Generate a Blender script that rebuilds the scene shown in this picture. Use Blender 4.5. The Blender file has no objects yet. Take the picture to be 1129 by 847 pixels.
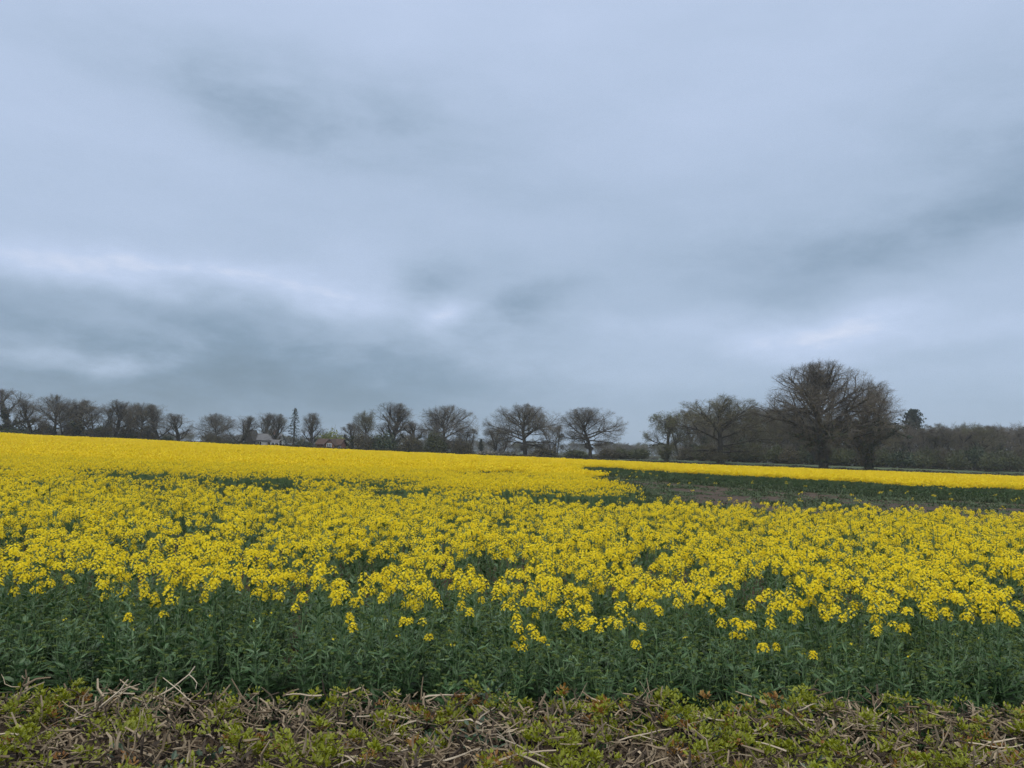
import bpy, math, random
import numpy as np
from mathutils import Vector, Matrix, noise as mnoise

PI = math.pi
sc = bpy.context.scene
COL = sc.collection

# ------------------------------------------------------------------ camera
F_PX, W_PX, H_PX = 847.0, 1129.0, 847.0
HOR = 505.0                      # eye-level row at the middle of the photograph
PITCH = math.atan((HOR - H_PX / 2) / F_PX)
ROLL = math.atan(0.030)
EYE = Vector((0, 0, 2.25))
camd = bpy.data.cameras.new('camera')
cam = bpy.data.objects.new('camera', camd)
COL.objects.link(cam)
RM = Matrix.Rotation(PI / 2 + PITCH, 3, 'X') @ Matrix.Rotation(ROLL, 3, 'Z')
cam.matrix_world = Matrix.Translation(EYE) @ RM.to_4x4()
camd.sensor_width = 36
camd.lens = 36 * F_PX / W_PX
camd.clip_start = 0.1
camd.clip_end = 6000
sc.camera = cam


def ray(px, py):
    return RM @ Vector(((px - W_PX / 2) / F_PX, (H_PX / 2 - py) / F_PX, -1))


def spot(px, py, d):
    """a point at depth d (metres ahead) seen at that place of the photograph"""
    r = ray(px, py)
    return EYE + r * (d / r.y)


# ------------------------------------------------------------------ ground shape
def sstep(a, b, t):
    t = min(1, max(0, (t - a) / (b - a)))
    return t * t * (3 - 2 * t)


def gz(x, y):
    A = sstep(18, 128, y)
    xs = x if y < 125 else x * 125 / y
    xs = max(-115, min(115, xs))
    z = A * (1.25 - 0.01265 * xs + 5.1e-5 * xs * xs)
    z += (0.3 + 1.7 * sstep(-25, 35, xs)) * sstep(130, 166, y)
    if y > 400:
        z += 7.0 * sstep(380, 900, y)
    return z


# ------------------------------------------------------------------ mesh helper
class MB:
    def __init__(self):
        self.v = []; self.f = []; self.m = []

    def quad(self, a, b, c, d, m=0):
        n = len(self.v)
        self.v += [a, b, c, d]; self.f.append((n, n + 1, n + 2, n + 3)); self.m.append(m)

    def tri(self, a, b, c, m=0):
        n = len(self.v)
        self.v += [a, b, c]; self.f.append((n, n + 1, n + 2)); self.m.append(m)

    def tube(self, pts, rad, k=5, m=0, cap=False):
        n0 = len(self.v)
        np_ = len(pts)
        d0 = pts[1] - pts[0]
        ref = Vector((1, 0, 0)) if abs(d0.normalized().x) < 0.8 else Vector((0, 1, 0))
        for i, p in enumerate(pts):
            if i == 0: d = pts[1] - pts[0]
            elif i == np_ - 1: d = pts[-1] - pts[-2]
            else: d = pts[i + 1] - pts[i - 1]
            d = d.normalized()
            s = d.cross(ref)
            if s.length < 1e-4: s = d.orthogonal()
            s.normalize(); t = d.cross(s)
            for j in range(k):
                a = 2 * PI * j / k
                self.v.append(p + (s * math.cos(a) + t * math.sin(a)) * rad[i])
        for i in range(np_ - 1):
            for j in range(k):
                a = n0 + i * k + j; b = n0 + i * k + (j + 1) % k
                self.f.append((a, b, b + k, a + k)); self.m.append(m)
        if cap:
            self.f.append(tuple(n0 + (np_ - 1) * k + j for j in range(k))); self.m.append(m)

    def box(self, x0, x1, y0, y1, z0, z1, m=0):
        n = len(self.v)
        for z in (z0, z1):
            self.v += [Vector((x0, y0, z)), Vector((x1, y0, z)), Vector((x1, y1, z)), Vector((x0, y1, z))]
        for f in ((3, 2, 1, 0), (4, 5, 6, 7), (0, 1, 5, 4), (1, 2, 6, 5), (2, 3, 7, 6), (3, 0, 4, 7)):
            self.f.append(tuple(n + i for i in f)); self.m.append(m)

    def poly(self, pts, m=0):
        n = len(self.v)
        self.v += [Vector(p) for p in pts]
        self.f.append(tuple(range(n, n + len(pts)))); self.m.append(m)

    def add(self, o, off=Vector((0, 0, 0)), rz=0, s=1.0, mm=None):
        n = len(self.v)
        c, sn = math.cos(rz) * s, math.sin(rz) * s
        for p in o.v:
            self.v.append(Vector((p.x * c - p.y * sn + off.x, p.x * sn + p.y * c + off.y, p.z * s + off.z)))
        for f in o.f: self.f.append(tuple(i + n for i in f))
        self.m += [mm[q] if mm else q for q in o.m]

    def mesh(self, name, mats, smooth=False):
        me = bpy.data.meshes.new(name)
        me.from_pydata([tuple(p) for p in self.v], [], self.f)
        for mt in mats: me.materials.append(mt)
        if len(mats) > 1: me.polygons.foreach_set('material_index', self.m)
        if smooth: me.polygons.foreach_set('use_smooth', [True] * len(self.f))
        me.update()
        return me


def link(name, me, parent=None, loc=None):
    o = bpy.data.objects.new(name, me)
    COL.objects.link(o)
    if parent: o.parent = parent
    if loc is not None: o.location = loc
    return o


def tag(o, label, cat, group=None, kind=None):
    o['label'] = label; o['category'] = cat
    if group: o['group'] = group
    if kind: o['kind'] = kind
    return o


def thing(name, loc, label, cat, group=None, rz=0, scale=(1, 1, 1)):
    o = bpy.data.objects.new(name, None)
    COL.objects.link(o)
    o.location = loc; o.rotation_euler = (0, 0, rz); o.scale = scale
    o.empty_display_size = 0.2
    return tag(o, label, cat, group)


# ------------------------------------------------------------------ materials
def new_mat(name):
    m = bpy.data.materials.new(name); m.use_nodes = True
    nt = m.node_tree; nt.nodes.clear()
    return m, nt, nt.nodes, nt.links


def ramp(nd, cols):
    r = nd.new('ShaderNodeValToRGB')
    e = r.color_ramp.elements
    while len(e) > 2: e.remove(e[-1])
    for i, (p, c) in enumerate(cols):
        el = e[i] if i < 2 else e.new(p)
        el.position = p; el.color = (*c, 1)
    return r


def leaf_mat(name, cols, rough=0.5, trans=0.3, rnd='island', scale=6.0, mixnoise=0.5, spec=0.4):
    """leaves, petals, twigs: colour varies from piece to piece and in soft patches"""
    m, nt, nd, lk = new_mat(name)
    out = nd.new('ShaderNodeOutputMaterial')
    geo = nd.new('ShaderNodeNewGeometry'); oi = nd.new('ShaderNodeObjectInfo')
    tc = nd.new('ShaderNodeTexCoord')
    nz = nd.new('ShaderNodeTexNoise'); nz.inputs['Scale'].default_value = scale; nz.inputs['Detail'].default_value = 2
    lk.new(tc.outputs['Object'], nz.inputs['Vector'])
    a = nd.new('ShaderNodeMath'); a.operation = 'ADD'
    lk.new(geo.outputs['Random Per Island'], a.inputs[0]); lk.new(oi.outputs['Random'], a.inputs[1])
    f = nd.new('ShaderNodeMath'); f.operation = 'FRACT'; lk.new(a.outputs[0], f.inputs[0])
    mx = nd.new('ShaderNodeMix'); mx.data_type = 'FLOAT'; mx.inputs[0].default_value = mixnoise
    lk.new(f.outputs[0], mx.inputs[2]); lk.new(nz.outputs['Fac'], mx.inputs[3])
    r = ramp(nd, cols); lk.new(mx.outputs[0], r.inputs[0])
    p = nd.new('ShaderNodeBsdfPrincipled'); p.inputs['Roughness'].default_value = rough
    p.inputs['Specular IOR Level'].default_value = spec
    lk.new(r.outputs[0], p.inputs['Base Color'])
    if trans > 0:
        t = nd.new('ShaderNodeBsdfTranslucent'); lk.new(r.outputs[0], t.inputs['Color'])
        ms = nd.new('ShaderNodeMixShader'); ms.inputs[0].default_value = trans
        lk.new(p.outputs[0], ms.inputs[1]); lk.new(t.outputs[0], ms.inputs[2])
        lk.new(ms.outputs[0], out.inputs[0])
    else:
        lk.new(p.outputs[0], out.inputs[0])
    return m


def noise_mat(name, cols, scale=4, detail=6, rough=0.9, bump=0.0, stretch=None, spec=0.3, scale2=None):
    m, nt, nd, lk = new_mat(name)
    out = nd.new('ShaderNodeOutputMaterial')
    tc = nd.new('ShaderNodeTexCoord')
    mp = nd.new('ShaderNodeMapping')
    if stretch: mp.inputs['Scale'].default_value = stretch
    lk.new(tc.outputs['Object'], mp.inputs[0])
    nz = nd.new('ShaderNodeTexNoise'); nz.inputs['Scale'].default_value = scale; nz.inputs['Detail'].default_value = detail
    nz.inputs['Roughness'].default_value = 0.65
    lk.new(mp.outputs[0], nz.inputs['Vector'])
    fac = nz.outputs['Fac']
    if scale2:
        n2 = nd.new('ShaderNodeTexNoise'); n2.inputs['Scale'].default_value = scale2; n2.inputs['Detail'].default_value = 4
        lk.new(mp.outputs[0], n2.inputs['Vector'])
        mx = nd.new('ShaderNodeMix'); mx.data_type = 'FLOAT'; mx.inputs[0].default_value = 0.5
        lk.new(fac, mx.inputs[2]); lk.new(n2.outputs['Fac'], mx.inputs[3]); fac = mx.outputs[0]
    r = ramp(nd, cols); lk.new(fac, r.inputs[0])
    p = nd.new('ShaderNodeBsdfPrincipled'); p.inputs['Roughness'].default_value = rough
    p.inputs['Specular IOR Level'].default_value = spec
    lk.new(r.outputs[0], p.inputs['Base Color'])
    if bump:
        b = nd.new('ShaderNodeBump'); b.inputs['Strength'].default_value = bump; b.inputs['Distance'].default_value = 0.05
        lk.new(fac, b.inputs['Height']); lk.new(b.outputs[0], p.inputs['Normal'])
    lk.new(p.outputs[0], out.inputs[0])
    return m


M_PETAL = leaf_mat('petal_yellow', [(0.0, (0.74, 0.52, 0.004)), (0.5, (0.85, 0.68, 0.010)), (1.0, (0.88, 0.75, 0.05))], 0.6, 0.35, mixnoise=0.25, spec=0.2)
M_BUD = leaf_mat('bud_green', [(0.0, (0.07, 0.14, 0.035)), (1.0, (0.22, 0.27, 0.05))], 0.6, 0.2)
M_RLEAF = leaf_mat('rape_leaf', [(0.0, (0.026, 0.076, 0.022)), (0.45, (0.048, 0.116, 0.037)), (0.8, (0.088, 0.170, 0.070)), (1.0, (0.23, 0.33, 0.17))], 0.42, 0.22, mixnoise=0.35, spec=0.5)
M_RSTEM = leaf_mat('rape_stem', [(0.0, (0.07, 0.13, 0.05)), (1.0, (0.17, 0.26, 0.11))], 0.5, 0.0)
M_WEED = leaf_mat('weed_leaf', [(0.0, (0.030, 0.062, 0.022)), (0.6, (0.055, 0.088, 0.032)), (1.0, (0.10, 0.115, 0.05))], 0.6, 0.2, scale=0.3)
M_SOIL = noise_mat('soil', [(0.25, (0.022, 0.014, 0.008)), (0.55, (0.050, 0.033, 0.019)), (0.8, (0.088, 0.062, 0.038))], 0.8, 9, 0.95, 0.8, scale2=0.12)
M_GRASS = noise_mat('pasture', [(0.2, (0.024, 0.042, 0.018)), (0.5, (0.042, 0.065, 0.028)), (0.8, (0.075, 0.09, 0.045))], 0.25, 8, 0.95, 0.3, scale2=0.02)
M_BARK = noise_mat('bark', [(0.25, (0.020, 0.018, 0.015)), (0.6, (0.052, 0.047, 0.038)), (0.85, (0.085, 0.08, 0.064))], 3, 8, 0.95, 0.6, (1, 1, 0.3))
M_TWIG = leaf_mat('twig_bark', [(0.0, (0.060, 0.053, 0.042)), (1.0, (0.14, 0.125, 0.10))], 0.9, 0, mixnoise=0.3)
M_TWIGB = leaf_mat('twig_brown', [(0.0, (0.058, 0.054, 0.032)), (1.0, (0.135, 0.124, 0.076))], 0.9, 0, mixnoise=0.3)
M_BUDL = leaf_mat('opening_leaf', [(0.0, (0.06, 0.075, 0.02)), (1.0, (0.15, 0.16, 0.055))], 0.6, 0.3)
M_IVY = leaf_mat('ivy_leaf', [(0.0, (0.012, 0.026, 0.010)), (1.0, (0.035, 0.065, 0.024))], 0.45, 0.1, scale=1.0)
M_BUSH = leaf_mat('bush_leaf', [(0.0, (0.030, 0.040, 0.016)), (0.6, (0.060, 0.075, 0.026)), (1.0, (0.10, 0.11, 0.045))], 0.6, 0.2, scale=0.5)
M_BUSHB = leaf_mat('brown_bush_twigs', [(0.0, (0.040, 0.036, 0.020)), (0.6, (0.072, 0.065, 0.038)), (1.0, (0.10, 0.095, 0.05))], 0.8, 0.1, scale=0.5)
M_LIME = leaf_mat('spring_leaf', [(0.0, (0.10, 0.13, 0.022)), (0.6, (0.19, 0.22, 0.035)), (1.0, (0.26, 0.28, 0.06))], 0.6, 0.3, scale=0.6)
M_NEEDLE = leaf_mat('needle', [(0.0, (0.010, 0.020, 0.014)), (1.0, (0.030, 0.050, 0.034))], 0.6, 0.05, scale=0.8)
M_BLOSSOM = leaf_mat('blossom', [(0.0, (0.20, 0.19, 0.15)), (1.0, (0.45, 0.44, 0.40))], 0.7, 0.2)
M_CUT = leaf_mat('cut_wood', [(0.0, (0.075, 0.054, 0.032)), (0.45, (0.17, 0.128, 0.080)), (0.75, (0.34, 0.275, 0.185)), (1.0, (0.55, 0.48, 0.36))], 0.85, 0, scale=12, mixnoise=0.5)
M_PALE = leaf_mat('pale_cut_wood', [(0.0, (0.24, 0.19, 0.13)), (1.0, (0.52, 0.45, 0.34))], 0.85, 0, scale=14, mixnoise=0.6)
M_DARKTW = leaf_mat('shaded_twig', [(0.0, (0.028, 0.020, 0.014)), (1.0, (0.075, 0.055, 0.038))], 0.9, 0, scale=10)  # shade of the gaps between twigs, put into a darker wood colour
M_HLEAF = leaf_mat('hedge_leaf', [(0.0, (0.18, 0.12, 0.008)), (0.3, (0.15, 0.175, 0.006)), (0.6, (0.22, 0.25, 0.009)), (1.0, (0.34, 0.36, 0.02))], 0.45, 0.3, scale=3, mixnoise=0.5)
M_HRED = leaf_mat('hedge_leaf_bronze', [(0.0, (0.16, 0.045, 0.018)), (0.5, (0.25, 0.12, 0.022)), (1.0, (0.26, 0.19, 0.03))], 0.45, 0.3, scale=3)
M_HDARK = leaf_mat('ivy_hedge_leaf', [(0.0, (0.020, 0.045, 0.025)), (1.0, (0.055, 0.10, 0.055))], 0.4, 0.1, scale=5)
M_LITTER = noise_mat('hedge_litter', [(0.3, (0.012, 0.010, 0.007)), (0.7, (0.04, 0.030, 0.02))], 9, 6, 1.0, 0.5)


def brick_mat():
    m, nt, nd, lk = new_mat('red_brick')
    out = nd.new('ShaderNodeOutputMaterial'); tc = nd.new('ShaderNodeTexCoord')
    b = nd.new('ShaderNodeTexBrick'); b.inputs['Scale'].default_value = 4
    b.inputs['Color1'].default_value = (0.20, 0.075, 0.045, 1); b.inputs['Color2'].default_value = (0.27, 0.10, 0.06, 1)
    b.inputs['Mortar'].default_value = (0.25, 0.22, 0.18, 1)
    mp = nd.new('ShaderNodeMapping'); mp.inputs['Rotation'].default_value = (PI / 2, 0, 0)
    lk.new(tc.outputs['Object'], mp.inputs[0]); lk.new(mp.outputs[0], b.inputs['Vector'])
    p = nd.new('ShaderNodeBsdfPrincipled'); p.inputs['Roughness'].default_value = 0.9
    lk.new(b.outputs[0], p.inputs['Base Color']); lk.new(p.outputs[0], out.inputs[0])
    return m


M_BRICK = brick_mat()
M_TILE = noise_mat('brown_tile', [(0.3, (0.034, 0.020, 0.015)), (0.7, (0.064, 0.038, 0.029))], 3, 6, 0.85, 0.4, (1, 1, 6))
M_SLATE = noise_mat('grey_slate', [(0.3, (0.065, 0.068, 0.076)), (0.7, (0.11, 0.115, 0.126))], 2, 6, 0.7, 0.3, (1, 1, 6))
M_RENDERW = noise_mat('pale_render', [(0.3, (0.42, 0.41, 0.38)), (0.7, (0.55, 0.54, 0.50))], 2, 5, 0.9)
M_WHITE = noise_mat('white_paint', [(0.3, (0.70, 0.70, 0.69)), (0.7, (0.80, 0.80, 0.79))], 3, 3, 0.5)
M_DARKW = noise_mat('dark_timber', [(0.3, (0.03, 0.027, 0.024)), (0.7, (0.06, 0.052, 0.045))], 3, 5, 0.8)


def glass_mat():
    m, nt, nd, lk = new_mat('window_glass')
    out = nd.new('ShaderNodeOutputMaterial')
    p = nd.new('ShaderNodeBsdfPrincipled'); p.inputs['Base Color'].default_value = (0.03, 0.035, 0.04, 1)
    p.inputs['Roughness'].default_value = 0.08
    n = nd.new('ShaderNodeTexNoise'); n.inputs['Scale'].default_value = 1.2
    b = nd.new('ShaderNodeBump'); b.inputs['Strength'].default_value = 0.03
    lk.new(n.outputs['Fac'], b.inputs['Height']); lk.new(b.outputs[0], p.inputs['Normal'])
    lk.new(p.outputs[0], out.inputs[0])
    return m


M_GLASS = glass_mat()

# ------------------------------------------------------------------ ground sheets
FIELD_END = 127.0


def sheet(name, ys, xfun, mat, nx):
    v = []; f = []
    for y in ys:
        w0, w1 = xfun(y)
        for i in range(nx + 1):
            x = w0 + (w1 - w0) * i / nx
            v.append((x, y, gz(x, y)))
    for j in range(len(ys) - 1):
        for i in range(nx):
            a = j * (nx + 1) + i
            f.append((a, a + 1, a + nx + 2, a + nx + 1))
    me = bpy.data.meshes.new(name); me.from_pydata(v, [], f); me.materials.append(mat)
    me.polygons.foreach_set('use_smooth', [True] * len(f)); me.update()
    o = link(name, me); o['kind'] = 'structure'
    return o


sheet('field_soil', [-60, -20, 0, 3, 6, 10, 14, 18, 22, 27, 33, 40, 48, 57, 67, 77, 87, 97, 107, 117, FIELD_END],
      lambda y: (-170, 170), M_SOIL, 40)
sheet('pasture', [FIELD_END, 131, 136, 142, 150, 160, 180, 210, 260, 330, 420, 520, 640, 760, 900],
      lambda y: (-170 - (y - FIELD_END) * 1.3, 170 + (y - FIELD_END) * 1.3), M_GRASS, 60)

# ------------------------------------------------------------------ noise for planting
NR = np.random.default_rng(7)


def n2(x, y, s, o=0.0):
    return mnoise.noise(Vector((x / s + o, y / s - o * 0.7, o * 1.3)))


# ------------------------------------------------------------------ rapeseed
def frame(d):
    d = d.normalized()
    s = d.cross(Vector((0, 0, 1)))
    if s.length < 1e-3: s = Vector((1, 0, 0))
    s.normalize()
    return d, s, s.cross(d).normalized()


def leaf(mb, p, d, L, Wd, rng, m=0, segs=4, droop=0.9, fold=0.25):
    d, s, u = frame(d)
    tw = rng.uniform(-0.5, 0.5)
    s = (s * math.cos(tw) + u * math.sin(tw)).normalized()
    prev = None
    q = p.copy()
    for i in range(segs + 1):
        t = i / segs
        w = Wd * 0.5 * (math.sin(PI * min(1, t * 0.92 + 0.08)) ** 0.7) * rng.uniform(0.8, 1.15)
        if i == segs: w = 0.002
        n = s.cross(d).normalized()
        a = q + s * w + n * (w * fold * rng.uniform(0.2, 1.6)); b = q.copy(); c = q - s * w + n * (w * fold * rng.uniform(0.2, 1.6))
        idx = len(mb.v)
        mb.v += [a, b, c]
        if prev is not None:
            mb.f.append((prev, prev + 1, idx + 1, idx)); mb.m.append(m)
            mb.f.append((prev + 1, prev + 2, idx + 2, idx + 1)); mb.m.append(m)
        prev = idx
        d = (d + Vector((0, 0, -droop * L * (0.5 + t) * 1.6 / segs * 1.5))).normalized()
        q = q + d * (L / segs)


def flower(mb, c, n, r, rng, m=0):
    n = n.normalized()
    s = n.orthogonal().normalized(); a0 = rng.uniform(0, PI)
    s, t = s * math.cos(a0) + n.cross(s) * math.sin(a0), None
    t = n.cross(s)
    for k in range(4):
        a = k * PI / 2
        e = s * math.cos(a) + t * math.sin(a); g = n.cross(e)
        lift = n * (r * rng.uniform(-0.05, 0.35))
        mb.quad(c, c + e * r * 0.62 - g * r * 0.42 + lift * 0.6, c + e * r + lift, c + e * r * 0.62 + g * r * 0.42 + lift * 0.6, m)


def head(rng, size=1.0, flowers=20, mp=0, mbud=1):
    """a raceme: a dome of open flowers round a tuft of buds"""
    mb = MB()
    R = 0.046 * size
    Hh = rng.uniform(0.035, 0.065) * size
    for i in range(flowers):
        t = i / max(1, flowers - 1)
        a = i * 2.4 + rng.uniform(-0.3, 0.3)
        rr = R * (1.0 - 0.6 * t * t) * rng.uniform(0.75, 1.1)
        z = -Hh + (Hh + 0.012) * t + rng.uniform(-0.006, 0.006)
        c = Vector((math.cos(a) * rr, math.sin(a) * rr, z))
        n = Vector((math.cos(a), math.sin(a), 0.55 + 0.9 * t))
        flower(mb, c, n, 0.0135 * size ** 0.5 * rng.uniform(0.85, 1.15), rng, mp)
    for i in range(7):
        a = i * 2.4
        c = Vector((math.cos(a) * 0.009, math.sin(a) * 0.009, 0.012 + 0.004 * (i % 3)))
        mb.tube([c, c + Vector((0, 0, 0.011))], [0.0035, 0.002], 4, mbud, True)
    return mb


def bud_head(rng, mp=0, mbud=1, shut=False):
    mb = MB()
    for i in range(11):
        a = i * 2.4; r = 0.014 * math.sqrt(i / 11)
        c = Vector((math.cos(a) * r, math.sin(a) * r, 0.006 - r * 0.7))
        mb.tube([c, c + Vector((math.cos(a) * 0.004, math.sin(a) * 0.004, 0.012))], [0.0042, 0.0022], 4, mbud, True)
    for i in range(0 if shut else rng.choice((0, 0, 0, 3))):
        a = rng.uniform(0, 6.28)
        c = Vector((math.cos(a) * 0.022, math.sin(a) * 0.022, -0.012 - rng.random() * 0.02))
        flower(mb, c, Vector((math.cos(a), math.sin(a), 0.7)), 0.010, rng, mp)
    return mb


def plant(rng, h=1.15, nb=7, bloom=1.0, leafy=1.0, spread=0.17):
    """returns stem, foliage and a list of (raceme mesh builder, place)"""
    st, fo, heads = MB(), MB(), []
    lean = Vector((rng.uniform(-0.09, 0.09), rng.uniform(-0.09, 0.09), 0))
    pts = [Vector((0, 0, -0.05))]
    for i in range(1, 6):
        t = i / 5
        pts.append(lean * t * t + Vector((rng.uniform(-.012, .012), rng.uniform(-.012, .012), h * t)))
    st.tube(pts, [0.0105, 0.0098, 0.0085, 0.007, 0.0055, 0.003], 5)

    def along(t):
        f = t * 5; i = min(4, int(f)); return pts[i].lerp(pts[i + 1], f - i)
    tips = [pts[-1]]
    a = rng.uniform(0, 6.28)
    for b in range(nb):
        t = 0.38 + 0.5 * b / max(1, nb - 1) + rng.uniform(-.03, .03)
        a += 2.4 + rng.uniform(-.3, .3)
        p = along(t)
        top = h * rng.uniform(0.80, 1.0)
        r = spread * rng.uniform(0.5, 1.1) * (1.2 - 0.5 * t)
        e = Vector((p.x + math.cos(a) * r, p.y + math.sin(a) * r, max(top, p.z + 0.10)))
        mid = Vector((p.x + (e.x - p.x) * 0.65, p.y + (e.y - p.y) * 0.65, p.z + (e.z - p.z) * 0.42))
        st.tube([p, mid, e], [0.0042, 0.0035, 0.0022], 3)
        tips.append(e)
        leaf(fo, p, Vector((math.cos(a), math.sin(a), 0.7)), rng.uniform(0.09, 0.16), rng.uniform(0.022, 0.04), rng, 0, 4, 0.9)
        if rng.random() < 0.8 * leafy:
            leaf(fo, mid, Vector((math.cos(a + 1), math.sin(a + 1), 0.9)), rng.uniform(0.05, 0.10), rng.uniform(0.012, 0.022), rng, 0, 3, 0.8)
    nl = int(12 * leafy)
    for i in range(nl):
        t = 0.12 + 0.62 * (i / max(1, nl)) + rng.uniform(-.03, .03)
        a += 2.4
        L = rng.uniform(0.11, 0.21) * (1.15 - 0.6 * t); W = L * rng.uniform(0.18, 0.34)
        leaf(fo, along(t), Vector((math.cos(a), math.sin(a), rng.uniform(0.3, 0.9))), L, W, rng, 0, 5, 1.1)
    for i in range(int(16 * leafy)):
        a += 2.4
        leaf(fo, along(rng.uniform(0.25, 0.95)), Vector((math.cos(a), math.sin(a), rng.uniform(0.4, 1.1))), rng.uniform(0.05, 0.11), rng.uniform(0.012, 0.022), rng, 0, 3, 0.9)
    for e in tips:
        if rng.random() < bloom:
            heads.append((head(rng, rng.uniform(0.75, 1.3), rng.randint(16, 32)), e))
        elif rng.random() < 0.8:
            heads.append((bud_head(rng, shut=bloom < 0), e))
    return st, fo, heads


PM = [M_RSTEM, M_RLEAF, M_PETAL, M_BUD]


def joined_plant(name, rng, **k):
    st, fo, hd = plant(rng, **k)
    mb = MB(); mb.add(st, mm=[0]); mb.add(fo, mm=[1])
    for h_, e in hd: mb.add(h_, e, 0, 1, mm=[2, 3])
    return mb.mesh(name, PM)


def rough_plant(rng, mb, off, h, nh=5, nblob=10, bs=0.022, nleaf=12, hs=0.034):
    """the same plant with fewer pieces, for the crop far from the road"""
    for k in range(nh):
        a = rng.uniform(0, 6.28); r = 0.16 * math.sqrt(rng.random())
        c = off + Vector((math.cos(a) * r, math.sin(a) * r, h * rng.uniform(0.82, 1.0)))
        for j in range(nblob):
            d = Vector((rng.gauss(0, 1), rng.gauss(0, 1), rng.gauss(0.3, 1))).normalized()
            s = d.orthogonal().normalized(); u = d.cross(s)
            q = c + Vector((d.x * hs, d.y * hs, d.z * hs * 1.25))
            z = bs * rng.uniform(0.7, 1.2)
            mb.quad(q - s * z, q - u * z, q + s * z, q + u * z, 2)
        if nblob > 6:
            mb.tube([off + Vector((0, 0, h * 0.35)), c], [0.005, 0.003], 3, 0)
    for k in range(nleaf):
        a = rng.uniform(0, 6.28)
        z = h * rng.uniform(0.05, 0.82)
        L = rng.uniform(0.10, 0.2) * (1.2 - 0.6 * z / h); w = L * rng.uniform(0.13, 0.22)
        e = Vector((math.cos(a), math.sin(a), rng.uniform(-0.5, 0.8))).normalized(); g = Vector((-math.sin(a), math.cos(a), rng.uniform(-.5, .5)))
        p = off + Vector((e.x * 0.03, e.y * 0.03, z))
        mb.quad(p, p + e * L * 0.55 - g * w, p + e * L + Vector((0, 0, -0.04)), p + e * L * 0.55 + g * w, 1)


def collection_of(name, meshes, objname):
    c = bpy.data.collections.new(name)
    for i, me in enumerate(meshes):
        o = bpy.data.objects.new(objname, me); c.objects.link(o)
    return c


def scatter(name, label, cat, pts, rot, tilt, scl, coll, nvar, seed=0):
    """one stuff object: points that carry copies of the plants of a collection"""
    me = bpy.data.meshes.new(name)
    me.from_pydata(pts, [], [])
    n = len(pts)
    at = me.attributes.new('rot', 'FLOAT_VECTOR', 'POINT')
    r3 = np.zeros((n, 3), 'f'); r3[:, 0] = tilt[:, 0]; r3[:, 1] = tilt[:, 1]; r3[:, 2] = rot
    at.data.foreach_set('vector', r3.ravel())
    at = me.attributes.new('scl', 'FLOAT_VECTOR', 'POINT'); at.data.foreach_set('vector', np.asarray(scl, 'f').ravel())
    at = me.attributes.new('var', 'INT', 'POINT'); at.data.foreach_set('value', np.random.default_rng(seed).integers(0, nvar, n).astype('i'))
    o = link(name, me)
    tag(o, label, cat, kind='stuff')
    ng = bpy.data.node_groups.new(name, 'GeometryNodeTree')
    ng.interface.new_socket('Geometry', in_out='INPUT', socket_type='NodeSocketGeometry')
    ng.interface.new_socket('Geometry', in_out='OUTPUT', socket_type='NodeSocketGeometry')
    N, L = ng.nodes, ng.links
    gi = N.new('NodeGroupInput'); go = N.new('NodeGroupOutput')
    ip = N.new('GeometryNodeInstanceOnPoints'); ci = N.new('GeometryNodeCollectionInfo')
    ci.inputs['Collection'].default_value = coll
    ci.inputs['Separate Children'].default_value = True; ci.inputs['Reset Children'].default_value = True

    def attr(nm, ty):
        a = N.new('GeometryNodeInputNamedAttribute'); a.data_type = ty; a.inputs['Name'].default_value = nm
        return [s for s in a.outputs if s.enabled and s.name == 'Attribute'][0]
    L.new(gi.outputs[0], ip.inputs['Points']); L.new(ci.outputs[0], ip.inputs['Instance'])
    ip.inputs['Pick Instance'].default_value = True
    L.new(attr('var', 'INT'), ip.inputs['Instance Index'])
    L.new(attr('rot', 'FLOAT_VECTOR'), ip.inputs['Rotation'])
    L.new(attr('scl', 'FLOAT_VECTOR'), ip.inputs['Scale'])
    L.new(ip.outputs[0], go.inputs[0])
    md = o.modifiers.new('planting', 'NODES'); md.node_group = ng
    return o


# plan of the crop ------------------------------------------------------------
CROP_FRONT = 6.15
PATCH = [(-9.0, 22.8), (-4.0, 26.6), (1.6, 29.0), (4.4, 32.4), (5.9, 35.5), (5.4, 39), (5.6, 52), (6.6, 78), (10, 80), (16, 68), (23, 61), (31, 55.5), (40, 50), (60, 41), (75, 36), (75, 20.2), (-9.0, 21.2)]


def inside(x, y, P=PATCH):
    c = False
    j = len(P) - 1
    for i in range(len(P)):
        xi, yi = P[i]; xj, yj = P[j]
        if (yi > y) != (yj > y) and x < (xj - xi) * (y - yi) / (yj - yi) + xi: c = not c
        j = i
    return c


def crop_front(x):
    return CROP_FRONT - 0.02 * x + 0.16 * n2(x, 3.1, 1.3) + 0.08 * n2(x, 9, 0.4)


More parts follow.
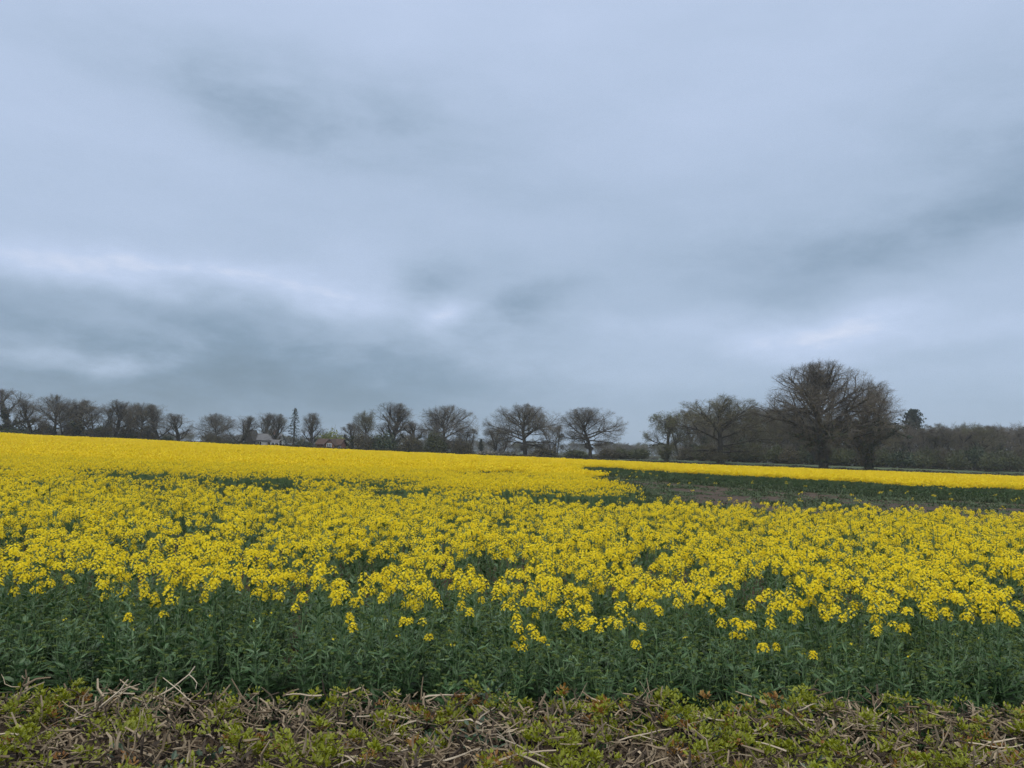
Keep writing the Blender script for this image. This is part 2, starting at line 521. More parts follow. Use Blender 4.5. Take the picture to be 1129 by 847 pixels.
def grows(x, y):
    """0 = bare, else how well the crop stands there"""
    f = crop_front(x)
    if y < f: return 0
    e = 1.0
    wob = 1.7 * n2(x, y, 5, 4.0) + 0.7 * n2(x, y, 1.6, 9)
    if y > 19 and inside(x + wob, y + wob * 0.7): return 0
    # thin headland strips across the left of the field
    yb = 21.6 + 0.9 * n2(x, 0, 5, 2)
    if x < 0 and yb < y < yb + (7.5 if x < -11 else 5.0 + 4.0 * sstep(0, 4, -x)) and n2(x, y * 0.6, 3.0, 6.5) + 0.5 * n2(x, y, 0.9, 44) > (-0.08 if x < -11 else -0.25): return 0
    yb = 29.0 + 1.2 * n2(x, 0, 6, 12)
    if x < -4 and yb < y < yb + 7.5 and n2(x, y * 1.0, 3.8, 16.5) > -0.04: return 0
    if abs(x + 1.0) < 2.4 and abs(y - 52 - 0.8 * x) < 3.0: return 0
    # a wheel line running away from the road
    xw = -1.72 - (y - 6.3) * 0.23
    if f + 0.45 < y < 12 and abs(x - xw) < 0.08: return 0
    return e


rr = random.Random(11)
near_meshes = [joined_plant('rapeseed_plant', random.Random(100 + i), h=1.17, nb=rr.randint(4, 8), bloom=0.86, leafy=1.1, spread=0.19) for i in range(12)]
edge_meshes = [joined_plant('rapeseed_plant', random.Random(200 + i), h=1.05, nb=rr.randint(5, 7), bloom=-1, leafy=1.7, spread=0.17) for i in range(8)]
mid_meshes = []
for i in range(10):
    mb = MB(); rough_plant(random.Random(300 + i), mb, Vector((0, 0, 0)), 1.17, 7, 11, 0.019, 14)
    mid_meshes.append(mb.mesh('rapeseed_plant', PM))
far_meshes = []
for i in range(6):
    mb = MB(); g = random.Random(400 + i)
    for k in range(22):
        rough_plant(g, mb, Vector((g.uniform(-.65, .65), g.uniform(-.65, .65), 0)), 1.17 * g.uniform(0.9, 1.06), 5, 4, 0.040, 9)
    far_meshes.append(mb.mesh('rapeseed_patch', PM))
weed_meshes = []
for i in range(6):
    mb = MB(); g = random.Random(500 + i)
    for k in range(44):
        a = g.uniform(0, 6.28); L = g.uniform(0.06, 0.24)
        leaf(mb, Vector((g.gauss(0, .16), g.gauss(0, .16), 0.0)), Vector((math.cos(a), math.sin(a), g.uniform(0.8, 3))), L, L * 0.2, g, 0, 3, 0.7)
    weed_meshes.append(mb.mesh('weed_tuft', [M_WEED]))

C_NEAR = collection_of('near_plants', near_meshes, 'rapeseed_plant')
C_EDGE = collection_of('edge_plants', edge_meshes, 'rapeseed_plant')
C_MID = collection_of('mid_plants', mid_meshes, 'rapeseed_plant')
C_FAR = collection_of('far_plants', far_meshes, 'rapeseed_patch')
C_WEED = collection_of('weed_plants', weed_meshes, 'weed_tuft')


def plant_height(x, y):
    return 1.0 + 0.13 * n2(x, y, 2.4, 3) + 0.07 * n2(x, y, 0.6, 8) + (0.08 * n2(x, y, 7, 18) if y > 14 else 0)


def ragged(x, y):
    """the crop thins and stays short beside the bare places"""
    n = sum(1 for dx, dy in ((1.3, 0), (-1.3, 0), (0, 1.6), (0, -1.6), (0.6, 0.8), (-0.6, -0.8)) if not grows(x + dx, y + dy))
    return n / 6


def jitter_grid(y0, y1, step, wide, rng):
    out = []
    y = y0
    while y < y1:
        hw = wide(y)
        n = int(2 * hw / step)
        for i in range(n):
            out.append((-hw + (i + rng.random()) * step, y + (rng.random() - 0.5) * step))
        y += step
    return out


g = random.Random(5)
near, edge, front = [], [], []
for x, y in jitter_grid(5.6, 21.5, 0.31, lambda y: 0.72 * y + 2.0, g):
    if not grows(x, y): continue
    f = y - crop_front(x)
    clump = n2(x, y, 0.7, 21) + 0.6 * n2(x, y * 0.8, 2.2, 31)
    if f > 0.8 and clump < -0.10 and g.random() < 0.85: continue
    hh = plant_height(x, y)
    if f < 3.6:
        k = 0.82 + 0.18 * sstep(0.0, 0.7, f)
        (front if abs(x) < 0.655 * y + 0.05 else edge).append((x, y, hh * k, f))
    else:
        near.append((x, y, hh * g.uniform(0.84, 1.12)))
front.sort(key=lambda t: t[3])
NF = 300
near += [(x, y, h) for x, y, h, f in front[NF:]]; near += [(x, y, h) for x, y, h, f in edge if f > 0.8]
edge = [e for e in edge if e[3] <= 0.8]; front = front[:NF]
print('front', len(front), 'edge', len(edge), 'near', len(near), 'depth', front[-1][3])

# the 300 nearest plants, one object each -------------------------------------
protos = []
for i in range(18):
    q = random.Random(700 + i)
    b = [0.0, 0.03, 0.08, 0.16, 0.42, 0.85, 0.95, 0.97, 0.97][i // 2]
    st, fo, hd = plant(q, h=1.07 + 0.09 * b, nb=q.randint(4, 6) + (1 if b > 0.8 else 0), bloom=b, leafy=1.6 - 0.6 * b, spread=0.16)
    protos.append((st.mesh('stem', [M_RSTEM], True), fo.mesh('foliage', [M_RLEAF]), [(h_.mesh('flower_head', [M_PETAL, M_BUD]), e) for h_, e in hd]))
G_LEAF = 'rapeseed plants barely in flower along the front edge of the crop'
G_FLOW = 'rapeseed plants in full flower at the front of the crop'
for x, y, s, f in front:
    f0 = 0.30 + 0.50 * n2(x, 5, 0.8, 77) - 0.035 * x
    t = sstep(f0 - 0.25, f0 + 0.30, f) * 17
    i = max(0, min(17, int(g.gauss(t, 1.6)) if f > 0.25 else g.randint(0, 3)))
    st, fo, hd = protos[i]
    o = thing('rapeseed_plant', (x, y, gz(x, y)), 'green leafy rapeseed plant with few open flowers behind the cut hedge' if i < 8 else
              'rapeseed plant in full yellow flower near the front of the crop', 'plant', G_LEAF if i < 8 else G_FLOW,
              g.uniform(0, 6.28), (s, s, s * g.uniform(0.92, 1.09)))
    o.rotation_euler.x = g.gauss(0, .05); o.rotation_euler.y = g.gauss(0, .05)
    link('stem', st, o); link('foliage', fo, o)
    for me, e in hd: link('flower_head', me, o, e)


def arr(l): return np.array(l, 'f')


def rots(n, s, seed):
    q = np.random.default_rng(seed)
    return q.uniform(0, 6.28, n), q.normal(0, s, (n, 2))


def put(name, label, lst, coll, nvar, seed, tilt=0.06, sxy=(0.9, 1.1)):
    n = len(lst)
    r, t = rots(n, tilt, seed)
    q = np.random.default_rng(seed + 1)
    sc_ = np.empty((n, 3), 'f'); z = arr([p[2] for p in lst])
    w = q.uniform(*sxy, n)
    sc_[:, 0] = w; sc_[:, 1] = w; sc_[:, 2] = z
    return scatter(name, label, 'crop', [(p[0], p[1], gz(p[0], p[1])) for p in lst], r, t, sc_, coll, nvar, seed)


for x, y in jitter_grid(5.7, 9.6, 0.17, lambda y: 0.72 * y + 1.5, g):
    f = y - crop_front(x)
    if f > 0.02 and grows(x, y): edge.append((x, y, g.uniform(0.50, 0.74) * (0.85 + 0.15 * sstep(0, 0.5, f)), f))
put('rapeseed_margin', 'green leafy margin of the rapeseed crop beside the front plants', edge, C_EDGE, 8, 21)
put('rapeseed_crop', 'yellow flowering rapeseed standing between the cut hedge and the bare patch', near, C_NEAR, 12, 31)
mid = []
for x, y in jitter_grid(21.0, 52, 0.30, lambda y: 0.72 * y + 3, g):
    if not grows(x, y): continue
    e = ragged(x, y)
    if e and g.random() < 0.5 * e: continue
    mid.append((x, y, plant_height(x, y) * g.uniform(0.93, 1.05) * (1 - e * g.uniform(0.1, 0.7))))
far = []
for x, y in jitter_grid(52, FIELD_END - 1.5, 1.05, lambda y: 0.72 * y + 6, g):
    if grows(x, y): far.append((x, y, plant_height(x, y)))
print('mid', len(mid), 'far', len(far))
put('rapeseed_middle', 'yellow rapeseed beyond the thin strips in the middle of the field', mid, C_MID, 10, 41)
put('rapeseed_distance', 'far sheet of yellow rapeseed running to the tree line', far, C_FAR, 6, 51, 0.0, (1.0, 1.15))
weeds, stray = [], []
for x, y in jitter_grid(20, 90, 0.5, lambda y: min(0.72 * y + 3, 62), g):
    if grows(x, y): continue
    if x < 3 or y < 24:
        if g.random() < 0.85: weeds.append((x, y, g.uniform(0.9, 1.9)))
    else:
        v = n2(x, y, 5, 40) + 0.5 * n2(x, y, 1.5, 41) - 0.05
        near_edge = grows(x, y + 3.0) or grows(x - 2.5, y) or x < 7
        if near_edge: weeds.append((x, y, g.uniform(1.2, 2.6)))
        elif v > (0.10 if x > 10 else -0.12) and g.random() < 0.8: weeds.append((x, y, g.uniform(0.4, 1.1)))
        elif g.random() < 0.14: weeds.append((x, y, g.uniform(0.3, 0.8)))
    if g.random() < (0.14 if x < 6 or y < 26 else 0.018): stray.append((x, y, g.uniform(0.45, 0.8)))
put('weeds', 'low green weeds and stunted crop on the bare patch', weeds, C_WEED, 6, 61, 0.1, (0.9, 1.6))
put('rapeseed_strays', 'stunted rapeseed plants scattered over the bare patch', stray, C_MID, 10, 71, 0.1, (0.6, 0.9))


# ------------------------------------------------------------------ the cut hedge in front
def hedge_build():
    q = random.Random(77)
    X0, X1 = -7.5, 7.5
    Y0, Y1 = 3.25, 4.86

    def top(x, y):
        return 0.765 + 0.07 * n2(x, y, 0.5, 2) + 0.13 * n2(x, y, 0.15, 7) - 0.05 * sstep(Y1 - 0.15, Y1 + 0.1, y - 0.045 * x)

    def yend(x): return Y1 + 0.045 * x + 0.08 * n2(x, 1, 0.35, 5)
    root = thing('hedge', (0, 0, 0), 'low flail cut hedge of split twigs and fresh shoots in front of the crop', 'hedge')
    core = MB()
    # the dark litter and old wood inside
    nx, ny = 150, 14
    for i in range(nx + 1):
        for j in range(ny + 1):
            x = X0 + (X1 - X0) * i / nx; y = Y0 + (yend(x) - Y0) * j / ny
            e = min(j, ny - j) / ny
            core.v.append(Vector((x, y, (top(x, y) - 0.24 - 0.10 * abs(n2(x, y, 0.2, 3))) * min(1, 0.25 + e * 8))))
    for i in range(nx):
        for j in range(ny):
            a = i * (ny + 1) + j
            core.f.append((a, a + ny + 1, a + ny + 2, a + 1)); core.m.append(0)
    link('litter', core.mesh('litter', [M_LITTER], True), root)

    def twig(mb, p, d, L, r, m, n=3, wig=0.35):
        pts = [p.copy()]; d = d.normalized()
        for k in range(n):
            d = (d + Vector((q.gauss(0, wig), q.gauss(0, wig), q.gauss(0, wig * 0.7)))).normalized()
            pts.append(pts[-1] + d * (L / n))
        mb.tube(pts, [r * (1 - 0.45 * k / n) for k in range(n + 1)], 4, m, True)
        return pts
    wood = MB()
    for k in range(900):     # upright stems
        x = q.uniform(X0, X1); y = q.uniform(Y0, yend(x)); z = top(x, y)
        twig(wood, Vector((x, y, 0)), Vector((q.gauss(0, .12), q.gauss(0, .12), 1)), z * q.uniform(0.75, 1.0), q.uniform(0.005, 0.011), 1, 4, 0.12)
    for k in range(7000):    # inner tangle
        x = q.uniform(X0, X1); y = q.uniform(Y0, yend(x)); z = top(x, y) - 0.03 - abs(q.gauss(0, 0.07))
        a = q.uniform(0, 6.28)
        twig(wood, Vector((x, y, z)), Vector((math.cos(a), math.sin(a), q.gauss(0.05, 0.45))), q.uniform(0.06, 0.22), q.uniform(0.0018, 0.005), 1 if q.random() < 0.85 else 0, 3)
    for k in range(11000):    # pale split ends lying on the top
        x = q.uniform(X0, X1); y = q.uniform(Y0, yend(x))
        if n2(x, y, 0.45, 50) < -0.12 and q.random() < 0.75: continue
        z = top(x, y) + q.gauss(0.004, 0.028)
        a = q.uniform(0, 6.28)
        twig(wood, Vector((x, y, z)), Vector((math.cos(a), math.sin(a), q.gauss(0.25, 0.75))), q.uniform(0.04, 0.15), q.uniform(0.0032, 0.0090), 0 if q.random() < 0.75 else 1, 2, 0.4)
    for k in range(2600):    # fine pale tangle over the shoots
        x = q.uniform(X0, X1); y = q.uniform(Y0, yend(x))
        if n2(x, y, 0.45, 50) < -0.2: continue
        a = q.uniform(0, 6.28)
        twig(wood, Vector((x, y, top(x, y) + q.gauss(0.012, 0.022))), Vector((math.cos(a), math.sin(a), q.gauss(0.1, 0.45))), q.uniform(0.06, 0.19), q.uniform(0.0016, 0.0036), 0, 4, 0.35)
    for k in range(2600):    # curled brown dead leaves and bark flakes
        x = q.uniform(X0, X1); y = q.uniform(Y0, yend(x)); z = top(x, y) + q.gauss(-0.02, 0.015)
        if n2(x, y, 0.45, 50) < -0.05 and q.random() < 0.6: continue
        a = q.uniform(0, 6.28)
        leaf(wood, Vector((x, y, z)), Vector((math.cos(a), math.sin(a), q.gauss(0.2, 0.5))), q.uniform(0.03, 0.07), q.uniform(0.014, 0.032), q, 0 if q.random() < 0.55 else 1, 2, 2.0)
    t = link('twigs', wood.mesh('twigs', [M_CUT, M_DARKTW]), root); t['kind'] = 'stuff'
    # longer cut branches that can be told apart
    for k in range(80):
        mb = MB()
        y = q.uniform(3.72, 4.75); x = q.uniform(-0.66, 0.66) * y; z = top(x, y) + q.uniform(-0.01, 0.045)
        a = q.choice([0, PI]) + q.gauss(0, 0.55) if q.random() < 0.7 else q.uniform(0, 6.28)
        L = q.uniform(0.12, 0.34); r = q.uniform(0.004, 0.0085)
        pts = twig(mb, Vector((x, y, z)), Vector((math.cos(a), math.sin(a), q.gauss(0.0, 0.22))), L, r, 0, 5, 0.15)
        for b in range(q.randint(1, 3)):
            i = q.randint(1, 4)
            twig(mb, pts[i], (pts[i] - pts[i - 1]).normalized() + Vector((q.gauss(0, .8), q.gauss(0, .8), q.gauss(0.2, .5))), L * q.uniform(0.2, 0.5), r * 0.6, 0, 3, 0.3)
        link('cut_branch', mb.mesh('cut_branch', [M_PALE]), root)

    # young leaves in tufts
    green, red, ivy = MB(), MB(), MB()

    def tuft(mb, c, n, R, s):
        for k in range(n):
            d = Vector((q.gauss(0, 1), q.gauss(0, 1), abs(q.gauss(0.5, 0.8)))).normalized()
            p = c + Vector((d.x * R, d.y * R, d.z * R * 0.8)) * q.uniform(0.2, 1)
            leaf(mb, p, d + Vector((q.gauss(0, .4), q.gauss(0, .4), 0.2)), s * q.uniform(0.7, 1.4), s * q.uniform(0.5, 0.85), q, 0, 2, 1.0, 0.3)
    k = 0
    while k < 5400:
        x = q.uniform(X0, X1); y = q.uniform(Y0, yend(x))
        v = n2(x, y, 0.45, 50) + 0.5 * n2(x, y, 0.2, 53)
        right = sstep(-2.5, 3.2, x)
        k += 0.4
        if v > -0.18 + 0.40 * right and q.random() < 0.84: continue
        k += 0.6
        c = Vector((x, y, top(x, y) + q.uniform(-0.02, 0.05)))
        n = q.randint(12, 28)
        pr = 0.04 + 0.25 * n2(x, y, 0.8, 60) + 0.09 * right
        tuft(red if q.random() < pr else green, c, n, q.uniform(0.025, 0.075), q.uniform(0.014, 0.027))
    for k in range(170):
        x = q.uniform(X0, X1); y = q.uniform(Y0, yend(x))
        if n2(x, y, 1.0, 70) < 0.15: continue
        tuft(ivy, Vector((x, y, top(x, y) - 0.01)), 14, 0.09, 0.036)
    link('young_foliage', green.mesh('young_foliage', [M_HLEAF]), root)
    link('bronze_foliage', red.mesh('bronze_foliage', [M_HRED]), root)['label'] = 'reddish bronze young leaves'
    link('dark_foliage', ivy.mesh('dark_foliage', [M_HDARK]), root)['label'] = 'dark bluish green leaves low in the hedge'


hedge_build()


# ------------------------------------------------------------------ trees
class TP:
    def __init__(self, **k):
        self.H = 15; self.R = 7; self.cz = 0.60; self.rz = 0.42; self.trunk = 0.22; self.tr = 0.45
        self.n = [8, 7, 6, 5, 4]; self.low = 0.1; self.up = 0.15; self.rt = 0.011; self.leafn = 0; self.leafs = 0.12; self.stems = 1
        self.rat = 0.55; self.wander = 0.16; self.lean = 0.0; self.flat = 1.0; self.leafm = 2
        for a, b in k.items(): setattr(self, a, b)


def env_dist(p, d, P):
    c = Vector((P.lean * P.H * 0.5, 0, P.H * P.cz)); R = P.R; Z = P.H * P.rz
    o = p - c
    o = Vector((o.x / R, o.y / R, o.z / Z)); e = Vector((d.x / R, d.y / R, d.z / Z))
    A = e.dot(e); B = 2 * o.dot(e); C = o.dot(o) - 1
    D = B * B - 4 * A * C
    if D <= 0: return 0.3
    t = (-B + math.sqrt(D)) / (2 * A)
    return max(0.3, t)


def make_tree(seed, P):
    q = random.Random(seed)
    T, Cn = MB(), MB()
    tips = []

    def grow(p, d, L, r, lev):
        n = [7, 6, 4, 3, 2, 2][lev]
        pts = [p.copy()]; rad = [r]
        w = P.wander * (0.35 if lev == 0 else 1.0 if lev < 2 else 1.35)
        d = d.normalized()
        endr = 0.55 if lev == 0 else 0.42
        for i in range(n):
            d = (d + Vector((q.gauss(0, w), q.gauss(0, w), q.gauss(0, w) + (P.up if 0 < lev < 3 else 0) * 0.5))).normalized()
            pts.append(pts[-1] + d * (L / n)); rad.append(max(P.rt * 0.75, r * (1 - (1 - endr) * (i + 1) / n)))
        if lev == 0: rad[0] *= 1.5
        if lev <= 2: T.tube(pts, rad, [9, 6, 4][lev])
        else: Cn.tube(pts, rad, 3)
        if lev >= 3 and q.random() < 0.6: tips.append(pts[-1])
        if lev == 5 or lev >= len(P.n): return
        nc = P.n[lev]
        az = q.uniform(0, 6.28)
        for c in range(nc):
            if lev == 0: t = P.trunk + (1 - P.trunk) * (c / max(1, nc - 1)) ** 0.8
            else: t = 0.14 + 0.86 * (c + q.uniform(0, 0.8)) / nc
            t = min(1, t)
            f = t * n; i = min(n - 1, int(f)); b = pts[i].lerp(pts[i + 1], f - i)
            rb = rad[i] + (rad[i + 1] - rad[i]) * (f - i)
            ax = (pts[i + 1] - pts[i]).normalized()
            az += 2.4 + q.uniform(-0.5, 0.5)
            s = ax.orthogonal().normalized(); u = ax.cross(s)
            side = s * math.cos(az) + u * math.sin(az)
            if lev == 0:
                el = P.low + (1.25 - P.low) * (c / max(1, nc - 1)) + q.uniform(-0.15, 0.15)
                dd = Vector((side.x * math.cos(el), side.y * math.cos(el), math.sin(el)))
                cl = env_dist(b, dd.normalized(), P) * q.uniform(0.72, 0.98)
            else:
                an = (q.uniform(0.42, 0.9) if lev == 1 else q.uniform(0.5, 1.15)) if c < nc - 1 else q.uniform(0.1, 0.4)
                dd = ax * math.cos(an) + side * math.sin(an)
                cl = L * P.rat * q.uniform(0.75, 1.25) * (1.15 - 0.35 * t)
                e_d = env_dist(b, dd.normalized(), P)
                cl = max(min(cl, e_d * q.uniform(0.8, 1.12) + 0.25), P.H * 0.022 * q.uniform(0.6, 1.5))
            grow(b, dd, cl, max(P.rt, min(rb * 0.85, rb * q.uniform(0.5, 0.7))), lev + 1)
    for s in range(P.stems):
        if P.stems == 1: b, d = Vector((0, 0, -0.3)), Vector((P.lean, 0, 1))
        else:
            a = 6.28 * s / P.stems + q.uniform(-.5, .5); b = Vector((math.cos(a) * P.R * 0.18, math.sin(a) * P.R * 0.18, -0.3)); d = Vector((math.cos(a) * 0.22, math.sin(a) * 0.22, 1))
        grow(b, d, P.H * (P.cz + P.rz) * (0.72 if P.up < 0.3 else 0.82) * q.uniform(0.92, 1.0), P.tr, 0)
    if P.leafn:
        for k in range(P.leafn):
            p = q.choice(tips) + Vector((q.gauss(0, .25), q.gauss(0, .25), q.gauss(0, .25)))
            d = Vector((q.gauss(0, 1), q.gauss(0, 1), q.gauss(0, 1))).normalized(); s = d.orthogonal().normalized(); u = d.cross(s)
            z = P.leafs * q.uniform(0.6, 1.3)
            Cn.quad(p - s * z, p - u * z * 0.6, p + s * z, p + u * z * 0.6, 1)
    return T, Cn, tips


def ivy_on(seed, T, zmax, n, thick, size=0.16):
    """ivy leaves clinging to the trunk and limbs below a height"""
    q = random.Random(seed); mb = MB()
    cand = [f for f in T.f if T.v[f[0]].z < zmax and len(f) == 4]
    wt = [((T.v[f[0]] - T.v[f[1]]).length + 0.05) * (T.v[f[0]] - T.v[f[3]]).length for f in cand]
    for f in q.choices(cand, wt, k=n):
        p = T.v[f[0]].lerp(T.v[f[2]], q.random()).lerp(T.v[f[1]].lerp(T.v[f[3]], q.random()), 0.5)
        if p.z > zmax * q.uniform(0.55, 1.0): continue
        d = Vector((q.gauss(0, 1), q.gauss(0, 1), q.gauss(0, 1))).normalized(); s = d.orthogonal().normalized(); u = d.cross(s)
        p = p + d * thick * abs(q.gauss(0, 0.6)); z = size * q.uniform(0.6, 1.3)
        mb.quad(p - s * z, p - u * z, p + s * z, p + u * z)
    return mb


VAR = {}


def variant(key, seed, P, twig=M_TWIG, lm=M_BUDL, ivy=None):
    T, Cn, tips = make_tree(seed, P)
    zs = [v.z for v in Cn.v]; xs = [v.x for v in Cn.v]; ys = [v.y for v in Cn.v]
    zs.sort(); xs.sort(); ys.sort(); n = len(xs)
    meas = (zs[int(n * 0.998)], (xs[int(n * .99)] - xs[int(n * .01)] + ys[int(n * .99)] - ys[int(n * .01)]) / 2)
    iv = ivy_on(seed + 9, T, *ivy).mesh('ivy', [M_IVY]) if ivy else None
    VAR[key] = (T.mesh('trunk', [M_BARK], True), Cn.mesh('crown', [twig, lm]), iv, meas)
    print(key, len(T.f), len(Cn.f), meas)


variant('round', 51, TP(H=15, R=8.2, cz=0.62, rz=0.37, n=[20, 8, 6, 5, 4], low=-0.2, trunk=0.36, up=0.0, rt=0.009, wander=0.12))
variant('oak', 21, TP(H=15, R=7.6, cz=0.60, rz=0.39, n=[16, 8, 6, 5, 3], low=-0.1, trunk=0.32, up=0.0, wander=0.12), ivy=(5, 3500, 0.25))
variant('oak_wide', 41, TP(H=14, R=9.0, cz=0.59, rz=0.40, n=[20, 8, 6, 5, 4], low=-0.2, trunk=0.30, up=0.0, rt=0.009, wander=0.12))
variant('ash', 4, TP(H=16, R=4.2, cz=0.56, rz=0.45, n=[12, 7, 5, 5, 3], low=0.55, up=0.5, trunk=0.16, wander=0.10, rat=0.5))
variant('ash_open', 5, TP(H=15, R=4.8, cz=0.56, rz=0.45, n=[11, 7, 5, 4, 3], low=0.3, up=0.35, trunk=0.15, wander=0.13, rat=0.55))
variant('ivied', 6, TP(H=15, R=4.8, cz=0.55, rz=0.46, n=[8, 7, 6, 5, 3], low=0.3, up=0.3, trunk=0.2), ivy=(10, 6000, 0.5))
variant('brown', 7, TP(H=14, R=8.0, cz=0.54, rz=0.46, n=[16, 8, 6, 5, 4], low=-0.25, trunk=0.14, up=0.0, wander=0.12, leafn=1500, leafs=0.10), twig=M_TWIGB)
variant('budding', 8, TP(H=14, R=6.0, cz=0.54, rz=0.50, n=[9, 8, 6, 5, 4], low=0.0, trunk=0.15, leafn=5200, leafs=0.13), ivy=(6, 3500, 0.3))
variant('copse', 9, TP(H=13, R=4.6, cz=0.52, rz=0.52, n=[8, 6, 5, 5, 4], low=0.1, up=0.3, trunk=0.1, stems=2, tr=0.25, leafn=900, leafs=0.12), twig=M_TWIGB)
variant('copse_grey', 10, TP(H=13, R=4.2, cz=0.52, rz=0.52, n=[7, 6, 5, 5, 4], low=0.3, up=0.35, trunk=0.1, stems=3, tr=0.2))

ALLTREES = []


def tree(name, key, px, top, wpx, d, label, cat='tree', group=None, seed=0, rz=None):
    T, Cn, iv, meas = VAR[key]
    b = spot(px, HOR + (px - W_PX / 2) * 0.03, d)
    zt = spot(px, top, d).z
    z0 = gz(b.x, d)
    sh = (zt - z0) / meas[0]; sw = wpx * d / F_PX / meas[1]
    q = random.Random(int(px * 31 + d * 7 + seed))
    o = thing(name, (b.x, d, z0), label, cat, group, q.uniform(0, 6.28) if rz is None else rz, (sw, sw, sh))
    link('trunk', T, o); link('crown', Cn, o)
    if iv: link('ivy', iv, o)
    return o


GL = 'bare trees in the row along the left skyline'
for px, top, w, key, lab in [
    (9, 429, 50, 'ivied', 'bare tree with dark ivied trunk at the far left end of the tree row'),
    (32, 441, 40, 'ash_open', 'slim bare tree filling the space between the ivied end tree and the broad tree'),
    (58, 435, 52, 'oak', 'tallest broad bare tree in the left row, third from the left end'),
    (75, 443, 34, 'copse_grey', 'twiggy many stemmed tree between the broad tree and its ivied neighbour'),
    (88, 440, 40, 'ivied', 'bare tree with ivy next to the twiggy one in the left row'),
    (106, 446, 38, 'copse_grey', 'many stemmed low bare tree in the middle of the left row'),
    (125, 441, 40, 'ash_open', 'pale upright bare tree rising above the dark bushes of the left row'),
    (139, 447, 32, 'ash', 'narrow bare tree tucked beside the round headed one in the left row'),
    (155, 444, 42, 'round', 'round headed bare tree in the right half of the left row'),
    (173, 446, 36, 'ash_open', 'open bare tree leaning into the round headed one in the left row'),
    (195, 456, 38, 'ash_open', 'small open bare tree at the right end of the left row'),
]:
    tree('bare_tree', key, px, top, w, 172 + (px * 7 % 13), lab, group=GL)
GM = 'bare trees round the cottages'
for px, top, w, key, d, lab in [
    (238, 456, 46, 'oak_wide', 196, 'spreading bare oak standing alone left of the grey roofed cottage'),
    (265, 458, 36, 'ash_open', 200, 'bare tree just left of the dark gable of the cottage'),
    (287, 455, 34, 'ash_open', 226, 'upright bare tree rising against the grey cottage roof'),
    (301, 456, 26, 'ash', 192, 'thin upright bare tree at the right end of the grey cottage roof'),
    (342, 455, 24, 'ash', 205, 'thin bare tree between the dark conifer and the brick outbuilding'),
    (388, 467, 26, 'ivied', 182, 'small dark bare tree right behind the red brick outbuilding'),
    (403, 453, 36, 'brown', 186, 'brownish bare tree beside the tall pale upright one'),
    (429, 444, 46, 'ash', 190, 'tall pale upright bare tree of fanning branches right of the brick outbuilding'),
    (452, 465, 44, 'ivied', 180, 'dark ivy covered tree between the fanning tree and the broad oak'),
    (490, 447, 64, 'oak_wide', 185, 'broad bare oak at the right end of the clump beside the brick outbuilding'),
    (512, 470, 30, 'copse_grey', 192, 'low bare tree at the right foot of the broad oak'),
]:
    tree('bare_tree', key, px, top, w, d, lab, group=GM)
tree('field_oak', 'oak_wide', 579, 446, 82, 160, 'wide bare oak on the field edge left of the round headed one', rz=0.0)
tree('bare_tree', 'copse_grey', 549, 470, 36, 172, 'low dark bare tree tucked under the left side of the wide field oak')
tree('bare_tree', 'copse_grey', 611, 467, 26, 185, 'small bare tree between the wide oak and the round headed oak')
tree('field_oak', 'round', 651, 450, 66, 158, 'round headed bare oak standing alone in the middle of the skyline', rz=0.0)
tree('budding_tree', 'budding', 735, 454, 46, 150, 'small green tinged budding tree with ivied trunk left of the big brown tree')
tree('brown_tree', 'brown', 795, 436, 100, 150, 'big brown tinged tree with branches down to the ground left of the great oak')

# the two great oaks
big1 = TP(H=19, R=9.6, cz=0.60, rz=0.39, n=[22, 9, 6, 5, 4], low=0.0, trunk=0.27, tr=0.75, rt=0.0095, wander=0.11, up=0.0)
variant('great', 41, big1, ivy=(9, 7000, 0.35))
big2 = TP(H=17, R=8.0, cz=0.60, rz=0.39, n=[16, 8, 6, 5, 4], low=0.05, trunk=0.25, tr=0.6, rt=0.0095, wander=0.12, up=0.0)
variant('great_ivied', 31, big2, ivy=(10.5, 15000, 0.55))
tree('great_oak', 'great', 908, 399, 128, 132, 'huge bare oak with domed crown and thick trunk at the right of the field', rz=0.0)
tree('great_oak', 'great_ivied', 958, 420, 88, 134, 'dark ivy clad oak leaning out of the right side of the huge oak', rz=0.0)


